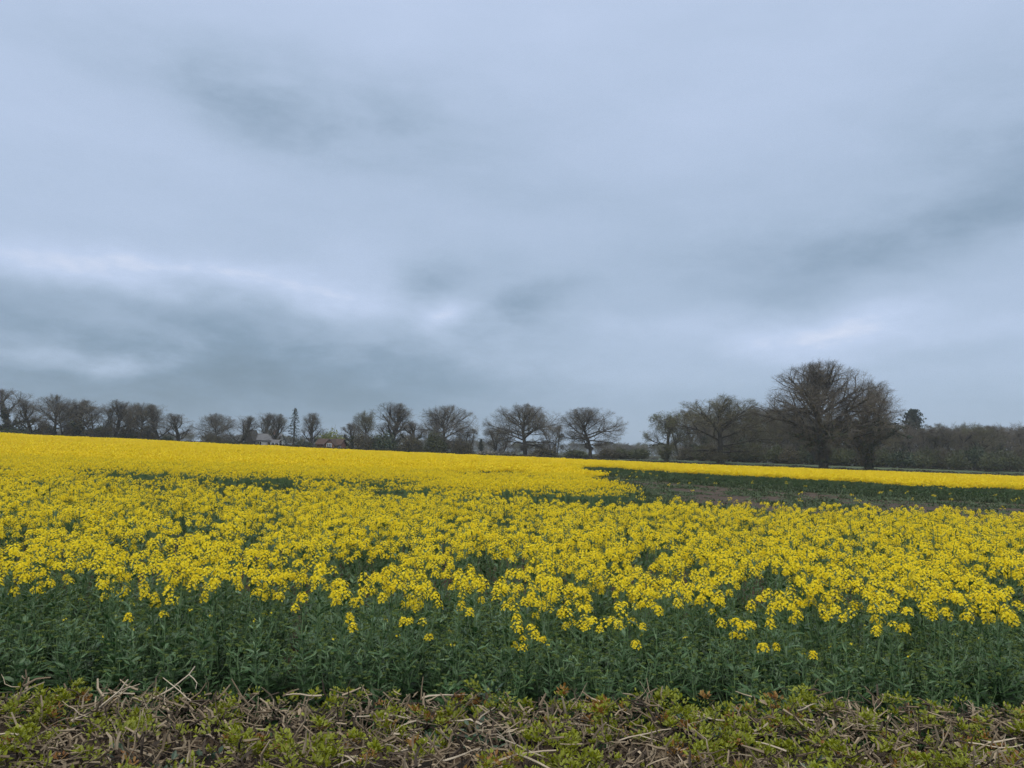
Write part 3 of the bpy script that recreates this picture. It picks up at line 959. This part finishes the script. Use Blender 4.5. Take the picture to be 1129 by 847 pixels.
# ------------------------------------------------------------------ bushes, conifers, hedges, woods
def bush_mesh(seed, W, D, H, n, size, lm, lobes=9, twigs=60, lim=0.0):
    q = random.Random(seed); mb, tw = MB(), MB()
    L = []
    for k in range(lobes):
        a = q.uniform(0, 6.28); r = math.sqrt(q.random()) * 0.68
        x, y = math.cos(a) * r * W / 2, math.sin(a) * r * D / 2
        h = H * q.uniform(0.45, 1.0) * (1 - 0.4 * r)
        rr_ = min(W, D) * q.uniform(0.20, 0.34)
        L.append((Vector((x, y, h * 0.55)), rr_, h * 0.46))
    for k in range(n):
        c, r, hz = q.choice(L)
        d = Vector((q.gauss(0, 1), q.gauss(0, 1), q.gauss(0, 1))).normalized()
        u_ = q.random() ** 0.45 * q.uniform(0.75, 1.12)
        p = c + Vector((d.x * r, d.y * r, d.z * hz)) * u_
        if p.z < 0.02: p.z = abs(p.z)
        d = Vector((q.gauss(0, 1), q.gauss(0, 1), q.gauss(0, 1))).normalized(); s = d.orthogonal().normalized(); u = d.cross(s)
        z = size * q.uniform(0.5, 1.3)
        mb.quad(p - s * z, p - u * z * 0.7, p + s * z, p + u * z * 0.7)
    for k in range(twigs):
        c, r, hz = q.choice(L)
        d = Vector((q.gauss(0, .5), q.gauss(0, .5), 1)).normalized()
        b = Vector((c.x * 0.5, c.y * 0.5, 0)); e = c + Vector((d.x * r, d.y * r, hz * q.uniform(0.9, 1.35)))
        m_ = b.lerp(e, 0.5) + Vector((q.gauss(0, .15), q.gauss(0, .15), 0.1))
        tw.tube([b, m_, e], [0.05, 0.03, 0.012], 3)
    return mb.mesh('foliage', [lm]), tw.mesh('stems', [M_TWIG])


BV = {}
for k, (lm, n, tws) in {'green': (M_BUSH, 5200, 70), 'brown': (M_BUSHB, 5200, 160), 'lime': (M_LIME, 3600, 70), 'dark': (M_IVY, 5200, 50), 'blossom': (M_BLOSSOM, 1500, 120)}.items():
    BV[k] = [bush_mesh(900 + i * 7 + len(k), 6, 5, 4, n, 0.13, lm, 11, tws) for i in range(2)]


def bush(name, key, px, top, wpx, d, label, cat='bush', group=None):
    fo, st = BV[key][int(px) % 2]
    b = spot(px, HOR + (px - W_PX / 2) * 0.03, d); z0 = gz(b.x, d)
    H = max(0.6, spot(px, top, d).z - z0)
    w = wpx * d / F_PX / 6.0
    q = random.Random(int(px * 13 + d))
    o = thing(name, (b.x, d, z0 - 0.05), label, cat, group, q.uniform(0, 6.28), (w, w, H / 3.9))
    link('foliage', fo, o); link('stems', st, o)
    return o


GU = 'dark bushes under the left tree row'
for px, top, w, key, lab in [
    (18, 462, 62, 'dark', 'dark green bush under the ivied tree at the far left end'),
    (48, 463, 34, 'brown', 'low brown scrub between the dark bush and the ivied trunks of the left row'),
    (78, 465, 36, 'brown', 'brown scrub at the foot of the ivied tree in the left row'),
    (112, 464, 46, 'green', 'tall green bush in the middle of the left row under the pale upright tree'),
    (138, 466, 36, 'green', 'green bush beneath the round headed tree in the left row'),
    (160, 469, 34, 'brown', 'brown scrub right of the round headed tree in the left row'),
    (181, 474, 28, 'dark', 'small dark bush near the right end of the left tree row'),
]:
    bush('bush', key, px, top, w, 184, lab, group=GU)
bush('bush', 'brown', 232, 474, 32, 188, 'round brown bush under the spreading oak left of the cottage')
bush('bush', 'dark', 258, 481, 40, 205, 'low dark bush left of the grey roofed cottage')
bush('bush', 'dark', 332, 481, 30, 196, 'dark bush at the foot of the dark conifer')
bush('bush', 'lime', 366, 468, 44, 205, 'fresh yellow green leafing bush behind the red brick outbuilding', cat='bush')
bush('bush', 'brown', 402, 474, 40, 178, 'tall brown thicket right of the brick outbuilding')
bush('bush', 'dark', 426, 470, 46, 178, 'dark green thicket under the tall fanning tree')
bush('bush', 'brown', 455, 472, 42, 174, 'brown thicket between the fanning tree and the broad oak')
bush('bush', 'green', 478, 470, 36, 178, 'mottled green thicket in front of the broad oak trunk')
bush('bush', 'brown', 506, 480, 34, 180, 'low brown scrub right of the broad oak trunk')
bush('blossom_bush', 'blossom', 540, 490, 30, 165, 'low pale blossoming bush beside the small dark conifer')
bush('blossom_bush', 'blossom', 563, 492, 24, 166, 'low pale blossoming bush just left of the wide field oak trunk')
GB = 'dull green bushes behind the middle field edge'
for px, top, w, key, lab in [
    (600, 492, 50, 'brown', 'brown scrub right of the wide field oak trunk'),
    (632, 493, 40, 'green', 'dull green bush at the left foot of the round headed oak'),
    (672, 492, 46, 'brown', 'brown green scrub right of the round headed oak trunk'),
    (685, 489, 34, 'green', 'rounded green bush midway between the round headed oak and the budding tree'),
    (707, 489, 34, 'green', 'darker green bush left of the budding tree'),
    (758, 492, 40, 'brown', 'brown scrub between the budding tree and the big brown tree'),
]:
    bush('bush', key, px, top, w, 182, lab, group=GB)
bush('bush', 'green', 1137, 480, 24, 140, 'green leafing bush cut by the right edge of the photo')


def conifer_mesh(seed, H, R, n, droop, bare=0.1, top_heavy=False):
    q = random.Random(seed); T, Cn = MB(), MB()
    T.tube([Vector((0, 0, -.2)), Vector((0.05, 0, H * .5)), Vector((0, 0, H * 0.99))], [0.22, 0.15, 0.03], 7)
    for k in range(n):
        t = bare + (1 - bare) * (k / n)
        z = H * t
        L = R * ((1 - t) ** 0.8 + 0.08) * q.uniform(0.55, 1.1) if not top_heavy else R * math.sin(PI * min(1, (t - bare) / (1 - bare) * 0.85 + 0.15)) ** 0.7 * q.uniform(0.5, 1.1)
        a = k * 2.4 + q.uniform(-.4, .4)
        e = Vector((math.cos(a), math.sin(a), 0.25 if not top_heavy else 0.5))
        p = Vector((0, 0, z)); pts = [p]
        for s in range(4):
            pts.append(pts[-1] + e.normalized() * (L / 4)); e.z -= droop
        Cn.tube(pts, [0.05, 0.04, 0.03, 0.02, 0.01], 3, 1)
        for j in range(int(14 + 16 * L / R)):
            u = q.random() ** 0.7 * 3.99; i = int(u); c = pts[i].lerp(pts[i + 1], u - i) + Vector((q.gauss(0, .14), q.gauss(0, .14), q.gauss(-.05, .12)))
            d = Vector((q.gauss(0, 1), q.gauss(0, 1), q.gauss(0, .6))).normalized(); s = d.orthogonal().normalized(); v = d.cross(s)
            zz = q.uniform(0.10, 0.24) * (1.7 if top_heavy else 1)
            Cn.quad(c - s * zz, c - v * zz * .4, c + s * zz, c + v * zz * .4, 0)
    return T.mesh('trunk', [M_BARK], True), Cn.mesh('crown', [M_NEEDLE, M_BARK])


def conifer(name, meshes, H0, W0, px, top, wpx, d, label, group=None):
    b = spot(px, HOR + (px - W_PX / 2) * 0.03, d); z0 = gz(b.x, d)
    H = spot(px, top, d).z - z0; w = wpx * d / F_PX / W0
    o = thing(name, (b.x, d, z0), label, 'tree', group, px * 0.37, (w, w, H / H0))
    link('trunk', meshes[0], o); link('crown', meshes[1], o)
    return o


CF1 = conifer_mesh(41, 12, 3.0, 62, 0.16)
CF2 = conifer_mesh(42, 5, 1.4, 60, 0.05, 0.03)
CF3 = conifer_mesh(43, 13, 4.2, 170, 0.06, 0.45, True)
conifer('conifer', CF1, 12, 5.6, 323, 450, 28, 190, 'dark ragged conifer between the grey cottage and the brick outbuilding')
conifer('conifer', CF2, 5, 2.6, 530, 484, 9, 190, 'tiny dark cone shaped conifer in the gap left of the wide field oak')
conifer('pine_tree', CF3, 13, 7.6, 1007, 452, 26, 205, 'dark rounded pine rising over the wood right of the huge oak')

# the wood on the right, tree by tree, and its undergrowth
GW = 'bare brown trees of the wood behind the great oaks'
q = random.Random(91)
rows = []
for px in range(758, 1180, 13): rows.append((px + q.uniform(-4, 4), 462 + (8 if px > 990 else -9 if px < 880 else 0), 205))
for px in range(770, 1180, 16): rows.append((px + q.uniform(-5, 5), 466 + (6 if px > 990 else -3 if px < 880 else 0), 180))
for k, (px, top, d) in enumerate(rows):
    tree('wood_tree', ['copse', 'copse_grey', 'budding', 'brown', 'copse', 'ivied', 'copse_grey'][k % 7], px, top + q.uniform(-5, 5), q.uniform(30, 44), d + q.uniform(-8, 8),
         'tree among many bare ones in the wood filling the right skyline', group=GW, seed=k)
GS = 'brown and green thickets along the foot of the wood'
for k, px in enumerate(range(768, 1160, 17)):
    bush('thicket', ['green', 'brown', 'green', 'dark', 'green'][k % 5], px + q.uniform(-4, 4), 482 + (6 if px > 980 else 0) + q.uniform(-5, 5), q.uniform(30, 42), 166 + q.uniform(-5, 6),
         'low thicket of dull undergrowth along the foot of the wood on the right', group=GS)


# far tree lines that read as one mass
def far_wood(name, label, px0, px1, top0, top1, d, n, mat_keys):
    pts, sc_, rz_, ti = [], [], [], []
    qq = random.Random(int(px0))
    for k in range(n):
        px = px0 + (px1 - px0) * (k + qq.random()) / n
        dd = d * qq.uniform(0.92, 1.12)
        b = spot(px, HOR + (px - W_PX / 2) * 0.03, dd); z0 = gz(b.x, dd)
        H = spot(px, top0 + (top1 - top0) * (px - px0) / (px1 - px0) + qq.uniform(-1.5, 3), dd).z - z0
        s = max(H, 1.5) / 13.0
        pts.append((b.x, dd, z0)); sc_.append((s * 1.3, s * 1.3, s)); rz_.append(qq.uniform(0, 6.28))
    me = []
    for kk in mat_keys:
        T, Cn, iv, _ = VAR[kk]
        me.append(Cn)
    for kk in ('brown', 'green'): me.append(BV[kk][0][0])
    c = collection_of(name + '_kinds', me, 'far_tree')
    n_ = len(pts)
    return scatter(name, label, 'woodland', pts, np.array(rz_), np.zeros((n_, 2)), np.array(sc_), c, len(me), 5)


far_wood('distant_wood', 'far bluish strip of woodland seen through the gaps in the skyline trees', -120, 1250, 470, 502, 420, 620, ['copse', 'copse_grey'])


# trimmed field hedges along the far edge of the crop
def hedge_strip(name, label, pA, pB, h, seed, n, wid=1.1, group=None):
    q = random.Random(seed); mb, tw = MB(), MB()
    a, b = Vector((pA[0], pA[1], 0)), Vector((pB[0], pB[1], 0))
    L = (b - a).length; t_ = (b - a).normalized(); s_ = Vector((-t_.y, t_.x, 0))
    o = thing(name, (a.x, a.y, gz(a.x, a.y)), label, 'hedge', group)
    z00 = gz(a.x, a.y)
    for k in range(n):
        u = q.random() * L; v = q.uniform(-wid / 2, wid / 2)
        p = a + t_ * u + s_ * v
        z = gz(p.x, p.y) + h * (1 + 0.15 * n2(u, 0, 3, seed)) * q.random() ** 0.6
        c = Vector((p.x - a.x, p.y - a.y, z - z00))
        d = Vector((q.gauss(0, 1), q.gauss(0, 1), q.gauss(0, 1))).normalized(); s = d.orthogonal().normalized(); w = d.cross(s)
        zz = 0.10 * q.uniform(0.6, 1.4)
        mb.quad(c - s * zz, c - w * zz * .7, c + s * zz, c + w * zz * .7)
    for k in range(int(L * 3)):
        u = q.random() * L; p = a + t_ * u + s_ * q.uniform(-wid / 3, wid / 3)
        c = Vector((p.x - a.x, p.y - a.y, gz(p.x, p.y) - z00 - 0.05))
        tw.tube([c, c + Vector((q.gauss(0, .15), q.gauss(0, .15), h * q.uniform(0.9, 1.15)))], [0.03, 0.012], 3)
    link('foliage', mb.mesh('foliage', [M_HEDGEFAR]), o); link('stems', tw.mesh('stems', [M_TWIG]), o)
    return o


M_HEDGEFAR = leaf_mat('field_hedge_leaf', [(0.0, (0.016, 0.018, 0.010)), (0.6, (0.032, 0.034, 0.018)), (1.0, (0.055, 0.055, 0.028))], 0.7, 0.1, scale=0.4)
hedge_strip('field_hedge', 'dark trimmed hedge along the far edge of the crop under the left tree row', (-125, 131), (-42, 129.5), 1.45, 1, 16000)
hedge_strip('field_hedge', 'dark trimmed hedge along the far edge of the crop in front of the cottages', (-41, 129.5), (-2, 129), 1.5, 2, 9000)
hedge_strip('field_hedge', 'dark trimmed hedge along the far edge of the crop below the field oaks', (-1, 129), (38, 129), 1.55, 3, 9000)
hedge_strip('field_hedge', 'dark trimmed hedge along the far edge of the crop below the wood', (39, 129), (125, 129), 1.6, 4, 17000)


# ------------------------------------------------------------------ buildings
def gable_roof(mb, x0, x1, y0, y1, z0, zr, th=0.18, ov=0.3, m=0, along='x'):
    """two sloping slabs"""
    def P(x, y, z): return Vector((x, y, z)) if along == 'x' else Vector((y, x, z))
    ym = (y0 + y1) / 2
    for s in (-1, 1):
        ye = ym + s * ((y1 - y0) / 2 + ov)
        ze = z0 - ov * (zr - z0) / ((y1 - y0) / 2)
        a = [P(x0 - ov, ye, ze), P(x1 + ov, ye, ze), P(x1 + ov, ym, zr), P(x0 - ov, ym, zr)]
        up = Vector((0, 0, th))
        b = [p + up for p in a]
        n = len(mb.v); mb.v += a + b
        for f in ((0, 1, 2, 3), (7, 6, 5, 4), (0, 4, 5, 1), (1, 5, 6, 2), (3, 2, 6, 7), (0, 3, 7, 4)):
            mb.f.append(tuple(n + i for i in f)); mb.m.append(m)


def gable_walls(mb, x0, x1, y0, y1, z0, zr, along='x'):
    def P(x, y, z): return Vector((x, y, z)) if along == 'x' else Vector((y, x, z))
    ym = (y0 + y1) / 2; zb = -0.6
    mb.poly([P(x0, y0, zb), P(x1, y0, zb), P(x1, y0, z0), P(x0, y0, z0)])
    mb.poly([P(x0, y1, zb), P(x1, y1, zb), P(x1, y1, z0), P(x0, y1, z0)])
    for x in (x0, x1): mb.poly([P(x, y0, zb), P(x, y1, zb), P(x, y1, z0), P(x, ym, zr), P(x, y0, z0)])


def window(parent, x, y, z, w, h, panes=2, kind='window'):
    """white frame standing 4 cm proud of the wall that faces -y, glass behind the bars"""
    fr, gl = MB(), MB()
    t = 0.09
    fr.box(x - w / 2, x - w / 2 + t, y - 0.08, y - 0.003, z, z + h); fr.box(x + w / 2 - t, x + w / 2, y - 0.08, y - 0.003, z, z + h)
    fr.box(x - w / 2 + t, x + w / 2 - t, y - 0.08, y - 0.003, z, z + t); fr.box(x - w / 2 + t, x + w / 2 - t, y - 0.08, y - 0.003, z + h - t, z + h)
    for k in range(1, panes):
        xx = x - w / 2 + w * k / panes
        fr.box(xx - t / 2, xx + t / 2, y - 0.07, y - 0.003, z + t, z + h - t)
    gl.box(x - w / 2 + t, x + w / 2 - t, y - 0.03, y - 0.004, z + t, z + h - t)
    f = link(kind, fr.mesh('frame', [M_WHITE]), parent)
    link('pane', gl.mesh('pane', [M_GLASS]), f)
    return f


# red brick outbuilding with a white glazed door in its front gable
d = 172.0
b = spot(362, 494, d); zt = spot(352, 484.2, d).z; z0 = gz(b.x, d)
ppm = d / F_PX
o = thing('brick_outbuilding', (b.x, d, z0), 'small red brick outbuilding with brown tiled roof and a white glazed door', 'building')
o.rotation_euler = (0, 0, -0.05)
eave = spot(352, 490.0, d).z - z0; ridge = zt - z0
wl, rf, gw = MB(), MB(), MB()
x0, x1 = -13.5 * ppm, 13 * ppm
gable_walls(wl, x0, x1, 0.0, 5.0, eave, ridge - 0.05)
gx0, gx1 = -0.4 * ppm, 9.5 * ppm
gable_walls(gw, -2.6, 2.49, gx0, gx1, eave, ridge - 0.12, along='y')
wl.add(gw)
link('wall', wl.mesh('wall', [M_BRICK]), o)
gable_roof(rf, x0, x1, 0.0, 5.0, eave, ridge)
r_ = link('roof', rf.mesh('roof', [M_TILE]), o)
rf2 = MB(); gable_roof(rf2, -2.6, 2.3, gx0, gx1, eave - 0.02, ridge - 0.10, 0.15, 0.28, along='y')
link('gable_roof', rf2.mesh('gable_roof', [M_TILE]), o)
window(o, 4.6 * ppm, -2.6, 0.05, 1.15, eave - 0.35 + 0.6, 3, 'door')
window(o, 11.8 * ppm, 0.0, 0.9, 0.9, 0.9, 2)

# grey roofed cottage
d = 210.0; ppm = d / F_PX
b = spot(290, 489, d); z0 = gz(b.x, d)
o = thing('cottage', (b.x, d, z0), 'low cottage with pale grey slate roof and a dark end gable behind bare trees', 'building')
eave = spot(290, 485.5, d).z - z0; ridge = spot(290, 478.5, d).z - z0
wl, rf, dg = MB(), MB(), MB()
x0, x1 = -17 * ppm, 16 * ppm
gable_walls(wl, x0, x1, 0, 7.0, eave, ridge - 0.05)
link('wall', wl.mesh('wall', [M_RENDERW]), o)
gable_roof(rf, x0, x1, 0, 7.0, eave, ridge)
rof = link('roof', rf.mesh('roof', [M_SLATE]), o)
ch = MB(); ch.box(x1 - 2.4, x1 - 1.5, 3.1, 3.9, ridge - 0.6, ridge + 1.1); ch.box(x1 - 2.2, x1 - 1.95, 3.35, 3.65, ridge + 1.1, ridge + 1.45); ch.box(x1 - 1.85, x1 - 1.6, 3.35, 3.65, ridge + 1.1, ridge + 1.45)
link('chimney', ch.mesh('chimney', [M_BRICK]), rof)
gd, gr = MB(), MB()
rg = spot(277, 474.5, d).z - z0
gable_walls(gd, -2.5, 3.2, -16.5 * ppm, -8.5 * ppm, eave + 0.3, rg - 0.1, along='y')
link('dark_gable', gd.mesh('dark_gable', [M_DARKW]), o)
gable_roof(gr, -2.5, 3.2, -16.5 * ppm, -8.5 * ppm, eave + 0.3, rg, 0.16, 0.3, along='y')
link('gable_roof', gr.mesh('gable_roof', [M_DARKW]), o)
for x in (-1.0, 2.0): window(o, x, 0, eave - 1.5, 1.3, 1.2, 2)

# little white conservatory beside the cottage
d = 186.0; ppm = d / F_PX
b = spot(303, 490, d); z0 = gz(b.x, d)
o = thing('conservatory', (b.x, d, z0), 'tiny white framed glass garden room by the right end of the grey roof', 'building')
H1 = max(1.9, spot(303, 488, d).z - z0); H2 = max(2.5, spot(306, 485.2, d).z - z0)
fr, rf = MB(), MB()
for x in (-0.95, 0, 0.95):
    fr.box(x - 0.07, x + 0.07, -0.07, 0.07, 0, H1 - 0.1)
    fr.box(x - 0.07, x + 0.07, 2.13, 2.27, 0, H1 - 0.1)
fr.box(-1.02, 1.02, -0.09, 0.09, H1 - 0.1, H1); fr.box(-1.02, 1.02, 2.11, 2.29, H1 - 0.1, H1)
fr.box(-1.02, 1.02, -0.075, 0.075, 0.0, 0.6)
link('frame', fr.mesh('frame', [M_WHITE]), o)
gl = MB(); gl.box(-0.94, 0.94, -0.02, 2.22, 0.61, H1 - 0.12); link('glazing', gl.mesh('glazing', [M_GLASS]), o)
gable_roof(rf, -0.9, 0.9, -0.0, 2.2, H1 + 0.01, H2, 0.08, 0.1, along='x'); link('roof', rf.mesh('roof', [M_SLATE]), o)

# ------------------------------------------------------------------ sky and light
world = bpy.data.worlds.new('World'); sc.world = world; world.use_nodes = True
nt = world.node_tree; nt.nodes.clear(); nd, lk = nt.nodes, nt.links


class E:
    """small arithmetic on node sockets"""
    def __init__(s, k): s.k = k

    def _op(a, op, b=None):
        n = nd.new('ShaderNodeMath'); n.operation = op
        for i, v in enumerate((a, b)):
            if v is None: continue
            if isinstance(v, E): lk.new(v.k, n.inputs[i])
            else: n.inputs[i].default_value = v
        return E(n.outputs[0])
    def __add__(a, b): return a._op('ADD', b)
    def __sub__(a, b): return a._op('SUBTRACT', b)
    def __mul__(a, b): return a._op('MULTIPLY', b)
    def exp(a): return a._op('EXPONENT')

    def step(a, lo, hi, o0=0.0, o1=1.0):
        n = nd.new('ShaderNodeMapRange'); n.interpolation_type = 'SMOOTHSTEP'
        lk.new(a.k, n.inputs[0]); n.inputs[1].default_value = lo; n.inputs[2].default_value = hi; n.inputs[3].default_value = o0; n.inputs[4].default_value = o1
        return E(n.outputs[0])


SUN_EL, SUN_AZ = math.radians(48), math.radians(215)     # azimuth clockwise from the view direction
tcn = nd.new('ShaderNodeTexCoord')
sep = nd.new('ShaderNodeSeparateXYZ'); lk.new(tcn.outputs['Generated'], sep.inputs[0])
X, Y, Z = (E(sep.outputs[i]) for i in range(3))


def wnoise(scale, zs, detail, rough, off=(0, 0, 0), dist=0.0):
    mp = nd.new('ShaderNodeMapping'); mp.inputs['Scale'].default_value = (1, 1, zs); mp.inputs['Location'].default_value = off
    lk.new(tcn.outputs['Generated'], mp.inputs[0])
    n = nd.new('ShaderNodeTexNoise'); n.inputs['Scale'].default_value = scale; n.inputs['Detail'].default_value = detail
    n.inputs['Roughness'].default_value = rough; n.inputs['Distortion'].default_value = dist
    lk.new(mp.outputs[0], n.inputs['Vector'])
    return E(n.outputs['Fac'])


w1 = wnoise(4.0, 2.0, 7, 0.5, (1, 2, 3)); w2 = wnoise(4.0, 2.0, 7, 0.5, (7, 1, 5))
az = X._op('ARCTAN2', Y) + (w1 - 0.5) * 0.22
el = Z._op('ARCSINE') + (w2 - 0.5) * 0.11


def gauss(px, py, sx, sy, slant=0.0):
    """a cloud lump in a direction of the sky; sizes in photograph pixels"""
    r = ray(px, py).normalized()
    a0, e0 = math.atan2(r.x, r.y), math.asin(r.z)
    da = az - a0; de = el - e0 - da * slant
    sa, se = sx / F_PX, sy / F_PX
    return ((da * da) * (-0.5 / sa ** 2) + (de * de) * (-0.5 / se ** 2)).exp()


base = el.step(-0.02, 0.13, 0.36, 0.52) + el.step(0.10, 0.50, 0.0, 0.20)
n_big = wnoise(2.0, 2.6, 8, 0.55, (3.3, 0.4, 1.1), 0.3)
n_clump = wnoise(7.0, 2.6, 9, 0.60, (2.3, 4.4, 6.1), 0.15); n_fine = wnoise(13.0, 2.4, 8, 0.60, (0.3, 5.4, 2.1), 0.3)
dark = light = None
for px, py, sx, sy, am, sl in [
    (405, 118, 140, 34, 0.38, 0.0), (255, 108, 70, 26, 0.20, 0.0), (440, 180, 120, 24, 0.14, 0.0), (110, 45, 120, 36, 0.16, 0.1),
    (500, 303, 42, 22, 0.34, 0.0), (575, 338, 38, 17, 0.34, 0.5), (630, 350, 50, 20, 0.12, 0.3),
    (90, 345, 250, 36, 0.34, -0.06), (380, 360, 100, 24, 0.12, 0.0), (60, 425, 230, 36, 0.32, 0.0), (350, 420, 190, 36, 0.20, 0.0),
    (1090, 220, 130, 36, 0.30, 0.22), (915, 290, 110, 22, 0.20, 0.20), (1080, 120, 120, 44, 0.26, 0.15), (740, 275, 90, 26, 0.18, 0.0),
    (980, 405, 120, 16, 0.10, 0.0), (820, 60, 150, 40, 0.05, 0.0), (640, 215, 120, 22, 0.08, 0.0),
]:
    e = gauss(px, py, sx, sy, sl) * am
    dark = e if dark is None else dark + e
for px, py, sx, sy, am, sl in [
    (120, 285, 150, 12, 0.24, -0.08), (340, 311, 110, 12, 0.32, -0.04), (60, 278, 80, 12, 0.06, 0.0), (130, 384, 48, 11, 0.26, 0.1),
    (512, 342, 30, 13, 0.30, 0.2), (560, 375, 140, 20, 0.08, 0.0), (895, 362, 55, 14, 0.30, 0.1), (1020, 374, 100, 11, 0.18, 0.0), (730, 352, 120, 14, 0.12, 0.0),
    (1100, 412, 100, 14, 0.10, 0.0), (420, 285, 60, 16, 0.10, 0.0), (640, 420, 200, 30, 0.09, 0.0),
]:
    e = gauss(px, py, sx, sy, sl) * am
    light = e if light is None else light + e
t = base + (n_big - 0.5) * 0.22 + (n_clump - 0.5) * 0.09 + (n_fine - 0.5) * 0.07
t = t - dark * n_clump.step(0.25, 0.72, 0.36, 0.86) + light * n_clump.step(0.30, 0.70, 1.0, 0.45)
cr = nd.new('ShaderNodeValToRGB'); lk.new(t.k, cr.inputs[0])
e_ = cr.color_ramp.elements
SKYC = [(0.0, (0.13, 0.19, 0.25)), (0.25, (0.195, 0.275, 0.37)), (0.5, (0.33, 0.42, 0.55)), (0.75, (0.44, 0.53, 0.70)), (1.0, (0.68, 0.70, 0.79))]
while len(e_) > 2: e_.remove(e_[-1])
for i, (p, c) in enumerate(SKYC):
    el_ = e_[i] if i < 2 else e_.new(p)
    el_.position = p; el_.color = (*c, 1)
zen = Z.step(0.58, 0.95, 1.0, 3.0)  # extra brightness overhead, out of view, added to light the crop
sky = nd.new('ShaderNodeTexSky'); sky.sky_type = 'NISHITA'; sky.sun_disc = False
sky.sun_elevation = SUN_EL; sky.sun_rotation = SUN_AZ
BG = 0.10
bg1 = nd.new('ShaderNodeBackground'); lk.new(sky.outputs[0], bg1.inputs[0]); bg1.inputs[1].default_value = BG
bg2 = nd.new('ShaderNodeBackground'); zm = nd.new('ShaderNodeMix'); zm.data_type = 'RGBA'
lk.new(Z.step(0.56, 0.9).k, zm.inputs[0]); lk.new(cr.outputs[0], zm.inputs[6]); zm.inputs[7].default_value = (0.66, 0.63, 0.58, 1)   # unseen sky overhead, whitened to make the light on the field neutral
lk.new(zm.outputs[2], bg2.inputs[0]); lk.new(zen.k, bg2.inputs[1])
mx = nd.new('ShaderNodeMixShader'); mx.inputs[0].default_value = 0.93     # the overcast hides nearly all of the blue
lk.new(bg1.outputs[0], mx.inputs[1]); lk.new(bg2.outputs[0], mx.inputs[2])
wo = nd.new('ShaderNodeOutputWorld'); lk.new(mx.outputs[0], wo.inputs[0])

sl = bpy.data.lights.new('sun', 'SUN'); sl.energy = 0.9; sl.angle = math.radians(40); sl.color = (1.0, 0.96, 0.90)
so = bpy.data.objects.new('sun', sl); COL.objects.link(so)
dirv = Vector((math.sin(SUN_AZ) * math.cos(SUN_EL), math.cos(SUN_AZ) * math.cos(SUN_EL), math.sin(SUN_EL)))
so.rotation_euler = dirv.to_track_quat('Z', 'Y').to_euler()

vs = sc.view_settings
vs.view_transform = 'Standard'; vs.look = 'None'; vs.gamma = 1; vs.exposure = 0.28; vs.use_curve_mapping = False
sc.render.engine = 'CYCLES'
cy = sc.cycles
cy.max_bounces = 6; cy.diffuse_bounces = 3; cy.glossy_bounces = 2; cy.transmission_bounces = 3; cy.transparent_max_bounces = 8
cy.use_denoising = True; cy.denoiser = 'OPENIMAGEDENOISE'; cy.denoising_input_passes = 'RGB_ALBEDO_NORMAL'; cy.denoising_prefilter = 'FAST'
cy.caustics_reflective = False; cy.caustics_refractive = False
sc.render.film_transparent = False

# ------------------------------------------------------------------ the damp air
hz = MB(); hz.box(-1260, 1260, -70, 920, -3, 34)
m, nt_, nd_, lk_ = new_mat('haze')
o_ = nd_.new('ShaderNodeOutputMaterial'); v_ = nd_.new('ShaderNodeVolumePrincipled')
v_.inputs['Color'].default_value = (0.80, 0.87, 0.96, 1); v_.inputs['Density'].default_value = 0.0003; v_.inputs['Anisotropy'].default_value = 0.2
lk_.new(v_.outputs[0], o_.inputs['Volume'])
ho = link('haze', hz.mesh('haze', [m])); ho['kind'] = 'stuff'
tag(ho, 'thin damp haze over the whole field', 'haze', kind='stuff')
cy.volume_bounces = 1
